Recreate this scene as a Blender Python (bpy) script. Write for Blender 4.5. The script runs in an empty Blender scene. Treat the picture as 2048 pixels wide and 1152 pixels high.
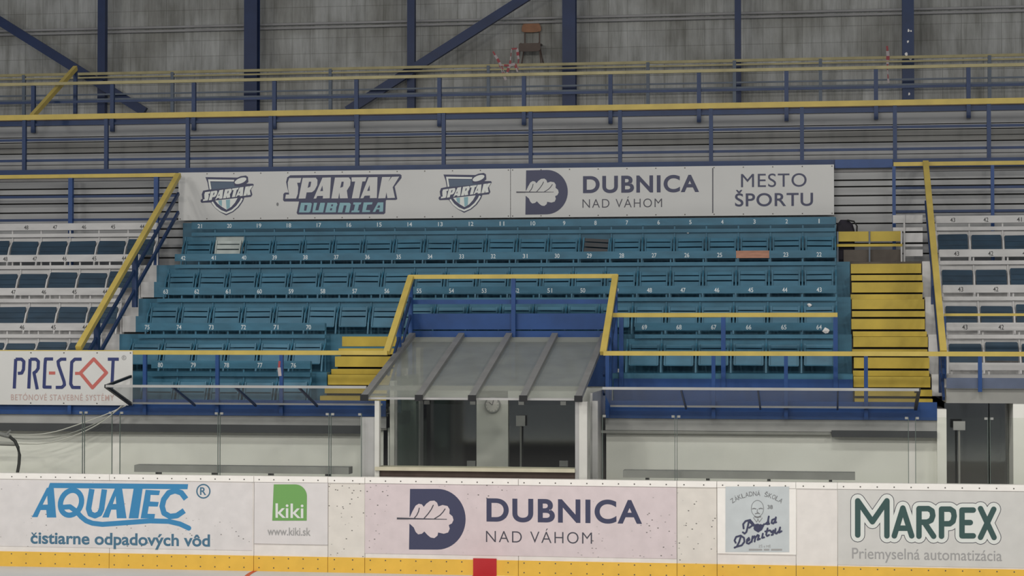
import bpy, bmesh, math, random
from mathutils import Vector
from mathutils.geometry import delaunay_2d_cdt

# ------------------------------------------------------------------ camera, world, lights, exposure
C = bpy.context.scene
COL = C.collection
random.seed(7)
FPX, CAM_D, CAM_H = 4000.0, 25.0, 3.12           # focal length in px of a 2048 wide frame, distance to the boards, eye height
YAW, PITCH = math.radians(8.83), math.radians(1.16)
cd = bpy.data.cameras.new('camera')
cam = bpy.data.objects.new('camera', cd)
COL.objects.link(cam)
cam.location = (0, -CAM_D, CAM_H)
cam.rotation_euler = (math.pi / 2 + PITCH, 0, YAW)
cd.sensor_width = 36.0
cd.lens = FPX / 2048 * 36.0
cd.clip_end = 200
C.camera = cam

w = bpy.data.worlds.new('world')
C.world = w
w.use_nodes = True
w.node_tree.nodes['Background'].inputs[0].default_value = (0.86, 0.90, 1.0, 1)
w.node_tree.nodes['Background'].inputs[1].default_value = 0.20

def area(name, loc, sx, sy, power, rot=(0, 0, 0), col=(1.0, 0.96, 0.90)):
    l = bpy.data.lights.new(name, 'AREA')
    l.shape = 'RECTANGLE'
    l.size, l.size_y = sx, sy
    l.energy = power
    l.color = col
    o = bpy.data.objects.new(name, l)
    o.location = loc
    o.rotation_euler = rot
    COL.objects.link(o)

def bulb(name, loc, power, r=0.45, col=(1.0, 0.96, 0.90)):
    l = bpy.data.lights.new(name, 'POINT')
    l.energy = power
    l.shadow_soft_size = r
    l.color = col
    o = bpy.data.objects.new(name, l)
    o.location = loc
    COL.objects.link(o)

# the rows of hall lamps that hang over the ice
for xx in (-18.0, -9.0, 0.0, 9.0):
    area('hall_lamp', (xx, -7.0, 11.0), 3.0, 1.2, 440)
    for yy in (-15.0, -25.0):
        bulb('hall_bulb', (xx, yy, 9.5), 930)

C.view_settings.view_transform = 'Standard'
C.view_settings.look = 'None'
C.view_settings.gamma = 1.0
C.view_settings.use_curve_mapping = False
C.view_settings.exposure = 0.0

# ------------------------------------------------------------------ helpers
_cy, _sy, _cp, _sp = math.cos(YAW), math.sin(YAW), math.cos(PITCH), math.sin(PITCH)

def W(px, py, Y):
    """point of the plane Y = const that stands at that place of the photograph: returns (X, Z)"""
    u, v = (px - 1024) / FPX, (576 - py) / FPX
    dx = -_sy * _cp + u * _cy + v * _sy * _sp
    dy = _cy * _cp + u * _sy - v * _cy * _sp
    dz = _sp + v * _cp
    t = (Y + CAM_D) / dy
    return dx * t, CAM_H + dz * t

def P3(px, py, Y):
    x, z = W(px, py, Y)
    return Vector((x, Y, z))

def lin(c):
    c = c / 255.0
    return c / 12.92 if c <= 0.04045 else ((c + 0.055) / 1.055) ** 2.4

def srgb(r, g, b):
    return (lin(r), lin(g), lin(b), 1)

MATS = {}

def mat(name, col, rough=0.5, var=0.12, scale=3.0, metal=0.0, stretch=(1, 1, 1), spec=0.4):
    """painted surface with slight worn, dirty variation"""
    m = bpy.data.materials.new(name)
    m.use_nodes = True
    nt = m.node_tree
    b = nt.nodes['Principled BSDF']
    b.inputs['Roughness'].default_value = rough
    b.inputs['Metallic'].default_value = metal
    b.inputs['Specular IOR Level'].default_value = spec
    b.inputs['Base Color'].default_value = (*col[:3], 1)
    if var:
        tc = nt.nodes.new('ShaderNodeTexCoord')
        mp = nt.nodes.new('ShaderNodeMapping')
        mp.inputs['Scale'].default_value = stretch
        nz = nt.nodes.new('ShaderNodeTexNoise')
        nz.inputs['Scale'].default_value = scale
        nz.inputs['Detail'].default_value = 5
        rp = nt.nodes.new('ShaderNodeValToRGB')
        rp.color_ramp.elements[0].position = 0.3
        rp.color_ramp.elements[1].position = 0.7
        lo, hi = 1 - var, 1 + var
        rp.color_ramp.elements[0].color = (col[0] * lo, col[1] * lo, col[2] * lo, 1)
        rp.color_ramp.elements[1].color = (min(col[0] * hi, .95), min(col[1] * hi, .95), min(col[2] * hi, .95), 1)
        geo = nt.nodes.new('ShaderNodeNewGeometry')
        nt.links.new(geo.outputs['Position'], mp.inputs[0])
        nt.links.new(mp.outputs[0], nz.inputs['Vector'])
        nt.links.new(nz.outputs['Fac'], rp.inputs[0])
        nt.links.new(rp.outputs[0], b.inputs['Base Color'])
        nt.nodes.remove(tc)
    MATS[name] = m
    return m

def glass(name, tint=(0.9, 0.95, 0.93), gloss=0.06, film=0.0, filmcol=(0.6, 0.6, 0.6)):
    m = bpy.data.materials.new(name)
    m.use_nodes = True
    nt = m.node_tree
    nt.nodes.remove(nt.nodes['Principled BSDF'])
    out = nt.nodes['Material Output']
    tr = nt.nodes.new('ShaderNodeBsdfTransparent')
    tr.inputs[0].default_value = (*tint, 1)
    gl = nt.nodes.new('ShaderNodeBsdfGlossy')
    gl.inputs['Roughness'].default_value = 0.08
    mx = nt.nodes.new('ShaderNodeMixShader')
    mx.inputs[0].default_value = gloss
    nt.links.new(tr.outputs[0], mx.inputs[1])
    nt.links.new(gl.outputs[0], mx.inputs[2])
    last = mx
    if film:
        d1 = nt.nodes.new('ShaderNodeBsdfDiffuse')
        d1.inputs[0].default_value = (*filmcol, 1)
        d2 = nt.nodes.new('ShaderNodeBsdfTranslucent')
        d2.inputs[0].default_value = (*filmcol, 1)
        df = nt.nodes.new('ShaderNodeMixShader')
        df.inputs[0].default_value = 0.5
        nt.links.new(d1.outputs[0], df.inputs[1])
        nt.links.new(d2.outputs[0], df.inputs[2])
        nz = nt.nodes.new('ShaderNodeTexNoise')
        nz.inputs['Scale'].default_value = 2.2
        nz.inputs['Detail'].default_value = 6
        mr = nt.nodes.new('ShaderNodeMapRange')
        mr.inputs[1].default_value = 0.3
        mr.inputs[2].default_value = 0.7
        mr.inputs[3].default_value = film * 0.9
        mr.inputs[4].default_value = min(film * 1.1, 1)
        geo = nt.nodes.new('ShaderNodeNewGeometry')
        nt.links.new(geo.outputs['Position'], nz.inputs['Vector'])
        nt.links.new(nz.outputs['Fac'], mr.inputs[0])
        m2 = nt.nodes.new('ShaderNodeMixShader')
        nt.links.new(mr.outputs[0], m2.inputs[0])
        nt.links.new(mx.outputs[0], m2.inputs[1])
        nt.links.new(df.outputs[0], m2.inputs[2])
        last = m2
    nt.links.new(last.outputs[0], out.inputs[0])
    MATS[name] = m
    return m

ORG = {}

def tag(o, label=None, cat=None, group=None, kind=None):
    if label: o['label'] = label
    if cat: o['category'] = cat
    if group: o['group'] = group
    if kind: o['kind'] = kind
    return o

def thing(name, label, cat, loc=(0, 0, 0), group=None, kind=None):
    o = bpy.data.objects.new(name, None)
    o.empty_display_size = 0.1
    COL.objects.link(o)
    o.location = loc
    ORG[o.name] = Vector(loc)
    return tag(o, label, cat, group, kind)

class MB:
    def __init__(s):
        s.v, s.f = [], []
    def add(s, vs, fs):
        n = len(s.v)
        s.v += [Vector(q) for q in vs]
        s.f += [tuple(n + i for i in f) for f in fs]
        return s
    def box(s, x0, x1, y0, y1, z0, z1):
        vs = [(x, y, z) for x in (x0, x1) for y in (y0, y1) for z in (z0, z1)]
        return s.add(vs, [(0, 1, 3, 2), (4, 6, 7, 5), (0, 4, 5, 1), (2, 3, 7, 6), (0, 2, 6, 4), (1, 5, 7, 3)])
    def bar(s, p, q, wd, ht, up=(0, 0, 1)):
        p, q = Vector(p), Vector(q)
        d = (q - p).normalized()
        up = Vector(up)
        if abs(d.dot(up)) > 0.98: up = Vector((0, 1, 0))
        r = d.cross(up).normalized()
        t = r.cross(d).normalized()
        vs = []
        for e in (p, q):
            for a, b in ((-1, -1), (1, -1), (1, 1), (-1, 1)):
                vs.append(e + r * (a * wd / 2) + t * (b * ht / 2))
        return s.add(vs, [(3, 2, 1, 0), (4, 5, 6, 7), (0, 1, 5, 4), (1, 2, 6, 5), (2, 3, 7, 6), (3, 0, 4, 7)])
    def tube(s, pts, r, n=8):
        pts = [Vector(p) for p in pts]
        rings = []
        for i, p in enumerate(pts):
            d = (pts[min(i + 1, len(pts) - 1)] - pts[max(i - 1, 0)]).normalized()
            up = Vector((0, 0, 1)) if abs(d.z) < 0.9 else Vector((0, 1, 0))
            a = d.cross(up).normalized()
            b = a.cross(d).normalized()
            rings.append([p + a * (r * math.cos(2 * math.pi * k / n)) + b * (r * math.sin(2 * math.pi * k / n)) for k in range(n)])
        vs = [q for rg in rings for q in rg]
        fs = [(i * n + k, i * n + (k + 1) % n, (i + 1) * n + (k + 1) % n, (i + 1) * n + k) for i in range(len(pts) - 1) for k in range(n)]
        fs += [tuple(range(n - 1, -1, -1)), tuple((len(pts) - 1) * n + k for k in range(n))]
        return s.add(vs, fs)
    def prism(s, pts, y0, y1):
        """outline in (x, z), extruded from y0 to y1"""
        n = len(pts)
        vs = [(x, y0, z) for x, z in pts] + [(x, y1, z) for x, z in pts]
        fs = [tuple(range(n)), tuple(range(2 * n - 1, n - 1, -1))] + [(i, i + n, (i + 1) % n + n, (i + 1) % n) for i in range(n)]
        return s.add(vs, fs)
    def flat(s, pts):
        return s.add(pts, [tuple(range(len(pts)))])
    def build(s, name, m, parent=None, fix=True):
        me = bpy.data.meshes.new(name)
        o = Vector((0, 0, 0))
        if parent is not None: o = ORG[parent.name]
        me.from_pydata([tuple(v - o) for v in s.v], [], s.f)
        me.validate()
        if fix:
            bm = bmesh.new(); bm.from_mesh(me)
            bmesh.ops.recalc_face_normals(bm, faces=bm.faces)
            bm.to_mesh(me); bm.free()
        me.materials.append(MATS[m] if isinstance(m, str) else m)
        ob = bpy.data.objects.new(name, me)
        COL.objects.link(ob)
        if parent is not None: ob.parent = parent
        ORG[ob.name] = o.copy()
        return ob

def solo(mb, name, m, label, cat, group=None):
    """a thing that is one mesh, its origin at its base"""
    lo = Vector((min(v.x for v in mb.v), min(v.y for v in mb.v), min(v.z for v in mb.v)))
    hi = Vector((max(v.x for v in mb.v), max(v.y for v in mb.v), max(v.z for v in mb.v)))
    o = Vector(((lo.x + hi.x) / 2, (lo.y + hi.y) / 2, lo.z))
    for v in mb.v: v -= o
    ob = mb.build(name, m)
    ob.location = o
    ORG[ob.name] = o
    return tag(ob, label, cat, group)

def struct(mb, name, m, label=None):
    ob = mb.build(name, m)
    ob['kind'] = 'structure'
    if label: ob['label'] = label
    return ob

# ---- flat lettering and marks, drawn on a plane Y
_txt = {}

def text2d(body, offset=0.0, shear=0.0, space=1.0):
    key = (body, offset, shear, space)
    if key in _txt: return _txt[key]
    c = bpy.data.curves.new('glyphs', 'FONT')
    c.body = body; c.offset = offset; c.shear = shear; c.space_character = space
    o = bpy.data.objects.new('glyphs', c)
    COL.objects.link(o)
    bpy.context.view_layer.update()
    me = bpy.data.meshes.new_from_object(o.evaluated_get(bpy.context.evaluated_depsgraph_get()))
    vs = [(v.co.x, v.co.y) for v in me.vertices]
    fs = [tuple(p.vertices) for p in me.polygons]
    bpy.data.objects.remove(o); bpy.data.curves.remove(c); bpy.data.meshes.remove(me)
    vs, fs = union2d([[vs[i] for i in f] for f in fs])
    xs = [v[0] for v in vs]; ys = [v[1] for v in vs]
    x0, x1, y0, y1 = min(xs), max(xs), min(ys), max(ys)
    r = ([((x - x0) / (x1 - x0), (y - y0) / (y1 - y0)) for x, y in vs], fs)
    _txt[key] = r
    return r

def stroke2d(pts, wd, closed=False, rnd=True):
    """polygons of a thick polyline: a quad per segment, a disc per joint"""
    polys = []
    pp = list(pts) + ([pts[0]] if closed else [])
    for (ax, ay), (bx, by) in zip(pp[:-1], pp[1:]):
        L = math.hypot(bx - ax, by - ay)
        if L < 1e-6: continue
        nx, ny = -(by - ay) / L * wd / 2, (bx - ax) / L * wd / 2
        polys.append([(ax + nx, ay + ny), (bx + nx, by + ny), (bx - nx, by - ny), (ax - nx, ay - ny)])
    for i, (cx, cy) in enumerate(pp):
        if not rnd and (i == 0 or i == len(pp) - 1) and not closed: continue
        polys.append([(cx + wd / 2 * math.cos(k * math.pi / 8), cy + wd / 2 * math.sin(k * math.pi / 8)) for k in range(16)])
    return polys

def ellipse2d(cx, cy, rx, ry, rot=0.0, n=28):
    ca, sa = math.cos(rot), math.sin(rot)
    return [(cx + rx * math.cos(t) * ca - ry * math.sin(t) * sa, cy + rx * math.cos(t) * sa + ry * math.sin(t) * ca)
            for t in (2 * math.pi * k / n for k in range(n))]

def union2d(polys):
    """one clean, non-overlapping sheet of triangles out of overlapping outlines"""
    vs, fs = [], []
    for pl in polys:
        ar = sum(p[0] * q[1] - q[0] * p[1] for p, q in zip(pl, list(pl[1:]) + [pl[0]]))
        if abs(ar) < 1e-9: continue
        n = len(vs)
        vs += [Vector(q) for q in (pl if ar > 0 else pl[::-1])]
        fs.append(list(range(n, n + len(pl))))
    ov, oe, of, _, _, orig = delaunay_2d_cdt(vs, [], fs, 0, 1e-5)
    return [tuple(q) for q in ov], [tuple(f) for f, og in zip(of, orig) if og]

def print_polys(name, polys, Y, m, parent, tf=None):
    """polygons given in the photograph's px (after tf), laid on the plane Y"""
    vs, fs = union2d(polys)
    mb = MB()
    mb.add([P3(*(tf(*q) if tf else q), Y) for q in vs], fs)
    return mb.build(name, m, parent, fix=False)

def print_text(name, body, x0, x1, y0, y1, Y, m, parent, offset=0.0, shear=0.0, space=1.0, rot=None):
    vs, fs = text2d(body, offset, shear, space)
    xc, yc = (x0 + x1) / 2, (y0 + y1) / 2
    mb = MB()
    pts = []
    for a, b in vs:
        px, py = x0 + a * (x1 - x0), y1 - b * (y1 - y0)
        if rot:
            dx, dy = px - xc, py - yc
            px, py = xc + dx * math.cos(rot) - dy * math.sin(rot), yc + dx * math.sin(rot) + dy * math.cos(rot)
        pts.append(Vector((W(px, yc, Y)[0], Y, W(xc, py, Y)[1])))
    mb.add(pts, fs)
    return mb.build(name, m, parent, fix=False)

def zoomtf(k, ox, oy):
    return lambda x, y: (ox + x / k, oy + y / k)

# ------------------------------------------------------------------ materials
mat('board_white', (0.80, 0.76, 0.72), 0.35, 0.05, 6)
mat('cap_white', (0.92, 0.89, 0.84), 0.35, 0.03, 8)
mat('kick_yellow', (0.82, 0.50, 0.075), 0.35, 0.05, 5)
mat('mark_red', (0.50, 0.030, 0.035), 0.4, 0.05)
mat('bolt_dark', (0.10, 0.09, 0.08), 0.5, 0)
mat('ad_white', (0.72, 0.69, 0.68), 0.35, 0.04, 5)
mat('ad_grey', (0.64, 0.63, 0.60), 0.35, 0.04, 5)
mat('ad_pink', (0.69, 0.60, 0.61), 0.35, 0.05, 5)
mat('ad_blue', (0.57, 0.61, 0.62), 0.35, 0.05, 5)
mat('navy_print', (0.055, 0.060, 0.115), 0.45, 0)
mat('royal_print', (0.030, 0.042, 0.145), 0.45, 0)
mat('dark_print', (0.07, 0.07, 0.09), 0.45, 0)
mat('cyan_print', (0.045, 0.24, 0.47), 0.45, 0)
mat('steel_blue_print', (0.07, 0.17, 0.26), 0.45, 0)
mat('green_print', (0.17, 0.38, 0.11), 0.45, 0)
mat('white_print', (0.74, 0.76, 0.72), 0.45, 0)
mat('grey_print', (0.20, 0.205, 0.21), 0.45, 0)
mat('pale_grey_print', (0.36, 0.355, 0.35), 0.45, 0)
mat('forest_print', (0.045, 0.095, 0.09), 0.45, 0)
mat('rose_print', (0.50, 0.13, 0.11), 0.45, 0)
mat('rust_print', (0.50, 0.36, 0.33), 0.45, 0)
mat('aqua_print', (0.25, 0.45, 0.50), 0.45, 0)
mat('banner_white', (0.62, 0.62, 0.60), 0.5, 0.03, 1.5)
mat('shield_slate', (0.09, 0.13, 0.19), 0.45, 0)
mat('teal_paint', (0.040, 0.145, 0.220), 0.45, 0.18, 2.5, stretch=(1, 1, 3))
mat('teal_shade', (0.028, 0.095, 0.145), 0.5, 0.18, 2.5)  # teal darkened to stand for shade
mat('navy_seat', (0.016, 0.044, 0.075), 0.5, 0.2, 3, stretch=(1, 1, 3))
mat('white_paint', (0.55, 0.545, 0.535), 0.5, 0.1, 2.5, stretch=(1, 1, 3))
mat('raw_wood', (0.40, 0.20, 0.13), 0.6, 0.2, 6, stretch=(1, 1, 6))
mat('grey_wood', (0.42, 0.47, 0.45), 0.6, 0.15, 6)
mat('number_white', (0.62, 0.68, 0.70), 0.5, 0)
mat('number_black', (0.07, 0.07, 0.07), 0.5, 0)
mat('yellow_paint', (0.55, 0.42, 0.10), 0.45, 0.10, 4)
mat('step_yellow', (0.50, 0.375, 0.055), 0.5, 0.14, 3)
mat('blue_paint', (0.015, 0.060, 0.205), 0.4, 0.15, 3)
mat('blue_dark', (0.016, 0.040, 0.115), 0.45, 0.15, 3)
mat('column_blue', (0.013, 0.031, 0.098), 0.45, 0.15, 3)
mat('grey_blue_paint', (0.13, 0.16, 0.20), 0.5, 0.15, 3)
mat('plank_grey', (0.355, 0.36, 0.36), 0.6, 0.14, 1.2, stretch=(0.6, 1, 6))
mat('plank_shaded', (0.24, 0.24, 0.225), 0.6, 0.15, 1.2, stretch=(0.6, 1, 6))  # darker copy of the plank colour, for planks in shadow
mat('terrace_grey', (0.40, 0.395, 0.39), 0.7, 0.12, 2)
mat('gap_shade', (0.03, 0.03, 0.03), 0.8, 0)  # near-black backing colour that stands for shade in the gaps
mat('brown_panel', (0.10, 0.085, 0.07), 0.7, 0.2, 4)
mat('front_white', (0.92, 0.915, 0.85), 0.55, 0.05, 1.0)
mat('concrete', (0.30, 0.30, 0.28), 0.7, 0.12, 2)
mat('duct_dark', (0.055, 0.058, 0.062), 0.5, 0.1, 3)
mat('aluminium', (0.42, 0.42, 0.41), 0.4, 0.1, 3, metal=0.3)
mat('aluminium_dark', (0.24, 0.24, 0.235), 0.45, 0.1, 4, metal=0.2)
mat('frame_white', (0.58, 0.58, 0.54), 0.45, 0.08, 3)
mat('sill_beige', (0.50, 0.47, 0.35), 0.5, 0.1, 4)
mat('brown_wood', (0.12, 0.085, 0.07), 0.6, 0.2, 5)
mat('black_metal', (0.012, 0.013, 0.015), 0.45, 0)
mat('black_rubber', (0.015, 0.015, 0.014), 0.5, 0)
mat('cable_white', (0.55, 0.55, 0.50), 0.5, 0)
mat('cable_grey', (0.30, 0.31, 0.28), 0.5, 0)
mat('chair_wood', (0.30, 0.13, 0.055), 0.45, 0.15, 8)
mat('chair_wood_dark', (0.095, 0.065, 0.05), 0.5, 0.15, 8)
mat('tape_red', (0.34, 0.055, 0.065), 0.5, 0)
mat('tape_white', (0.46, 0.40, 0.40), 0.5, 0)
mat('bag_black', (0.018, 0.016, 0.024), 0.8, 0.2, 12)
mat('yellow_worn', (0.42, 0.37, 0.19), 0.5, 0.15, 4)
mat('blue_grey_panel', (0.10, 0.125, 0.19), 0.5, 0.15, 3)
mat('edge_green', (0.10, 0.13, 0.115), 0.3, 0)
mat('paper', (0.80, 0.78, 0.76), 0.7, 0.05, 12)
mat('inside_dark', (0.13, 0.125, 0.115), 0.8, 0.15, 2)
mat('rubber_floor', (0.10, 0.10, 0.10), 0.8, 0.1, 4)
glass('clear_glass', (0.955, 0.965, 0.945), 0.03)
glass('booth_glass', (0.66, 0.74, 0.70), 0.05, 0.35, (0.33, 0.38, 0.355))
glass('door_glass', (0.80, 0.82, 0.80), 0.20)
glass('roof_sheet', (0.85, 0.87, 0.85), 0.03, 0.56, (0.60, 0.63, 0.57))
glass('canopy_sheet', (0.80, 0.82, 0.83), 0.05, 0.26, (0.42, 0.42, 0.40))

def scuffed(name, base, dens):
    """board plastic with black puck scuffs and specks"""
    m = mat(name, base, 0.35, 0.05, 6)
    nt = m.node_tree
    b = nt.nodes['Principled BSDF']
    src = b.inputs['Base Color'].links[0].from_socket
    geo = nt.nodes.new('ShaderNodeNewGeometry')
    mp = nt.nodes.new('ShaderNodeMapping')
    mp.inputs['Scale'].default_value = (1.0, 1.0, 1.5)
    mp.inputs['Rotation'].default_value = (0, 0.5, 0)
    vo = nt.nodes.new('ShaderNodeTexVoronoi')
    vo.inputs['Scale'].default_value = 13
    vo.inputs['Randomness'].default_value = 1
    nz = nt.nodes.new('ShaderNodeTexNoise')
    nz.inputs['Scale'].default_value = 1.3
    nz.inputs['Detail'].default_value = 3
    rp = nt.nodes.new('ShaderNodeValToRGB')          # wear comes in patches
    rp.color_ramp.elements[0].position = 0.62 - dens
    rp.color_ramp.elements[1].position = 0.72 - dens
    st = nt.nodes.new('ShaderNodeValToRGB')
    st.color_ramp.elements[0].position = 0.09
    st.color_ramp.elements[0].color = (1, 1, 1, 1)
    st.color_ramp.elements[1].position = 0.17
    st.color_ramp.elements[1].color = (0, 0, 0, 1)
    mu = nt.nodes.new('ShaderNodeMath'); mu.operation = 'MULTIPLY'
    mx = nt.nodes.new('ShaderNodeMixRGB')
    mx.inputs[2].default_value = (0.12, 0.11, 0.10, 1)
    L = nt.links.new
    L(geo.outputs['Position'], mp.inputs[0]); L(mp.outputs[0], vo.inputs['Vector']); L(geo.outputs['Position'], nz.inputs['Vector'])
    L(vo.outputs['Distance'], st.inputs[0]); L(nz.outputs['Fac'], rp.inputs[0])
    L(st.outputs[0], mu.inputs[0]); L(rp.outputs[0], mu.inputs[1]); L(mu.outputs[0], mx.inputs[0])
    L(src, mx.inputs[1]); L(mx.outputs[0], b.inputs['Base Color'])

scuffed('board_scuffed', (0.74, 0.70, 0.64), 0.30)
scuffed('ad_scuffed', (0.72, 0.69, 0.68), 0.12)
scuffed('pink_scuffed', (0.69, 0.60, 0.61), 0.10)

def wall_material():
    m = bpy.data.materials.new('wall_panels')
    m.use_nodes = True
    nt = m.node_tree
    b = nt.nodes['Principled BSDF']
    b.inputs['Roughness'].default_value = 0.75
    L = nt.links.new
    geo = nt.nodes.new('ShaderNodeNewGeometry')
    # tall water streaks and blotches
    mp = nt.nodes.new('ShaderNodeMapping'); mp.inputs['Scale'].default_value = (4.5, 1, 0.55)
    n1 = nt.nodes.new('ShaderNodeTexNoise'); n1.inputs['Scale'].default_value = 1.6; n1.inputs['Detail'].default_value = 7; n1.inputs['Roughness'].default_value = 0.65
    n2 = nt.nodes.new('ShaderNodeTexNoise'); n2.inputs['Scale'].default_value = 0.9; n2.inputs['Detail'].default_value = 4
    L(geo.outputs['Position'], mp.inputs[0]); L(mp.outputs[0], n1.inputs['Vector']); L(geo.outputs['Position'], n2.inputs['Vector'])
    r1 = nt.nodes.new('ShaderNodeValToRGB')
    r1.color_ramp.elements[0].position = 0.32; r1.color_ramp.elements[0].color = (0.32, 0.325, 0.30, 1)
    r1.color_ramp.elements[1].position = 0.72; r1.color_ramp.elements[1].color = (0.58, 0.59, 0.565, 1)
    e = r1.color_ramp.elements.new(0.5); e.color = (0.455, 0.46, 0.44, 1)
    L(n1.outputs['Fac'], r1.inputs[0])
    r2 = nt.nodes.new('ShaderNodeValToRGB')
    r2.color_ramp.elements[0].position = 0.36; r2.color_ramp.elements[0].color = (0.66, 0.65, 0.62, 1)
    r2.color_ramp.elements[1].position = 0.60; r2.color_ramp.elements[1].color = (1, 1, 1, 1)
    L(n2.outputs['Fac'], r2.inputs[0])
    mu = nt.nodes.new('ShaderNodeMixRGB'); mu.blend_type = 'MULTIPLY'; mu.inputs[0].default_value = 1
    L(r1.outputs[0], mu.inputs[1]); L(r2.outputs[0], mu.inputs[2])
    # panel joints
    sp = nt.nodes.new('ShaderNodeSeparateXYZ'); cb = nt.nodes.new('ShaderNodeCombineXYZ')
    L(geo.outputs['Position'], sp.inputs[0]); L(sp.outputs['X'], cb.inputs['X']); L(sp.outputs['Z'], cb.inputs['Y'])
    br = nt.nodes.new('ShaderNodeTexBrick')
    br.offset = 0.0
    br.inputs['Scale'].default_value = 1.0
    br.inputs['Brick Width'].default_value = 0.36
    br.inputs['Row Height'].default_value = 0.30
    br.inputs['Mortar Size'].default_value = 0.006
    br.inputs['Mortar Smooth'].default_value = 0.3
    br.inputs['Color1'].default_value = (1, 1, 1, 1); br.inputs['Color2'].default_value = (0.9, 0.9, 0.9, 1)
    br.inputs['Mortar'].default_value = (0.62, 0.62, 0.60, 1)
    L(cb.outputs[0], br.inputs['Vector'])
    m2 = nt.nodes.new('ShaderNodeMixRGB'); m2.blend_type = 'MULTIPLY'; m2.inputs[0].default_value = 1
    L(mu.outputs[0], m2.inputs[1]); L(br.outputs['Color'], m2.inputs[2])
    # fine ribs of the sheet
    wv = nt.nodes.new('ShaderNodeTexWave'); wv.bands_direction = 'X'; wv.inputs['Scale'].default_value = 9.0; wv.inputs['Distortion'].default_value = 0
    L(geo.outputs['Position'], wv.inputs['Vector'])
    bp = nt.nodes.new('ShaderNodeBump'); bp.inputs['Strength'].default_value = 0.25; bp.inputs['Distance'].default_value = 0.01
    L(wv.outputs['Fac'], bp.inputs['Height']); L(bp.outputs[0], b.inputs['Normal'])
    L(m2.outputs[0], b.inputs['Base Color'])
    MATS['wall_panels'] = m

wall_material()

def ice_material():
    m = mat('ice', (0.56, 0.57, 0.57), 0.22, 0.05, 1.2, spec=0.2)
    m.node_tree.nodes['Principled BSDF'].inputs['Roughness'].default_value = 0.5

ice_material()

# ------------------------------------------------------------------ measures of the stand
XL, XR = -19.0, 6.5                        # how far the stand runs to either side
RISE, TREAD = 0.536, 0.83
def row_y(r): return 4.0 + (3 - r) * TREAD             # backrest of row r (row 1 on top)
def row_z(r): return 3.037 + (3 - r) * RISE            # floor under row r
PITCH_X = 0.4863
def seat_x(k): return -0.05 - PITCH_X * k
Y_EDGE, DECK = 1.6, 1.945                  # front edge of the stand and its walkway
X_TEAL0, X_TEAL1 = -10.28, 0.40             # teal centre block
X_STAIR0, X_STAIR1 = 0.41, 1.43            # yellow stair on the right
X_BOX0, X_BOX1 = -5.86, -2.87              # recess over the scorers' booth
X_LS0 = -6.92                              # yellow stair left of the booth
Y_TOP, Z_TOP = 6.35, 5.70                  # upper walkway

# ------------------------------------------------------------------ setting: ice, floors, terraces, walls
struct(MB().box(XL, XR, -24, 0.0, -0.1, 0.0), 'floor', 'ice', 'grey white ice sheet in front of the boards')
struct(MB().box(XL, XR, 0.0, 8.0, -0.1, 0.02), 'floor', 'rubber_floor')

def terrace(x0, x1, rows, m, lip=None):
    mb = MB()
    for r in rows:
        y0 = row_y(r) - 0.65
        y1 = row_y(r - 1) - 0.65 if r > 1 else Y_TOP
        mb.box(x0, x1, y0, y1, row_z(r) - 0.25 if r == 5 else row_z(r + 1) - 0.05, row_z(r))
    return struct(mb, 'floor', m)

terrace(XL, X_TEAL0, (1, 2, 3, 4), 'white_paint')
terrace(X_TEAL0, X_LS0, (1, 2, 3, 4), 'teal_paint')
terrace(X_LS0, X_BOX1, (1, 2, 3), 'teal_paint')
terrace(X_BOX1, X_TEAL1, (1, 2, 3, 4), 'teal_paint')
mb = MB()                                   # core under the yellow stair
for r in (1, 2, 3, 4):
    mb.box(X_TEAL1, X_STAIR1 + 0.02, row_y(r) - 0.55, row_y(r - 1) - 0.55 if r > 1 else Y_TOP, row_z(r + 1) - 0.10, row_z(r) - (0.0 if r == 1 else 0.06))
struct(mb, 'floor', 'brown_panel')
terrace(X_STAIR1 + 0.02, XR, (1, 2, 3), 'white_paint')
struct(MB().box(X_STAIR1 + 0.02, XR, row_y(4) - 0.65, row_y(3) - 0.65, 2.21, row_z(4)), 'floor', 'white_paint')
# the walkway deck along the front edge
xd_ = W(1893, 900, Y_EDGE)[0] - 0.02
def deck(x0, x1): struct(MB().box(x0, x1, Y_EDGE, 3.4, DECK - 0.18, DECK), 'floor', 'terrace_grey')
deck(XL, X_BOX0); deck(X_BOX1, xd_)
# blue riser under the fourth row, right of the booth
struct(MB().box(X_BOX1 + 0.02, X_TEAL1, 2.47, 2.515, DECK, 2.43), 'trim_1', 'blue_paint')
# white wall below the stand
zb = 1.92
def front_wall(x0, x1):
    struct(MB().box(x0, x1, Y_EDGE + 0.10, Y_EDGE + 0.25, 0.0, DECK - 0.18), 'wall_front', 'front_white')
xd0, xd1 = W(1893, 900, Y_EDGE)[0], W(2027, 900, Y_EDGE)[0]
front_wall(XL, X_BOX0 + 0.02)
front_wall(X_BOX1, xd0)
front_wall(xd1 + 0.02, XR)
# concrete beam under the deck edge
for a, b in ((XL, X_BOX0), (X_BOX1, xd0 - 0.02)):
    struct(MB().box(a, b, Y_EDGE + 0.02, Y_EDGE + 0.2, 1.74, 1.925), 'trim_2', 'concrete')
# upright white corner beside the doorway
struct(MB().box(xd0 - 0.12, xd0, Y_EDGE - 0.02, Y_EDGE + 0.2, 0, 2.07), 'trim_3', 'front_white')
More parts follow.
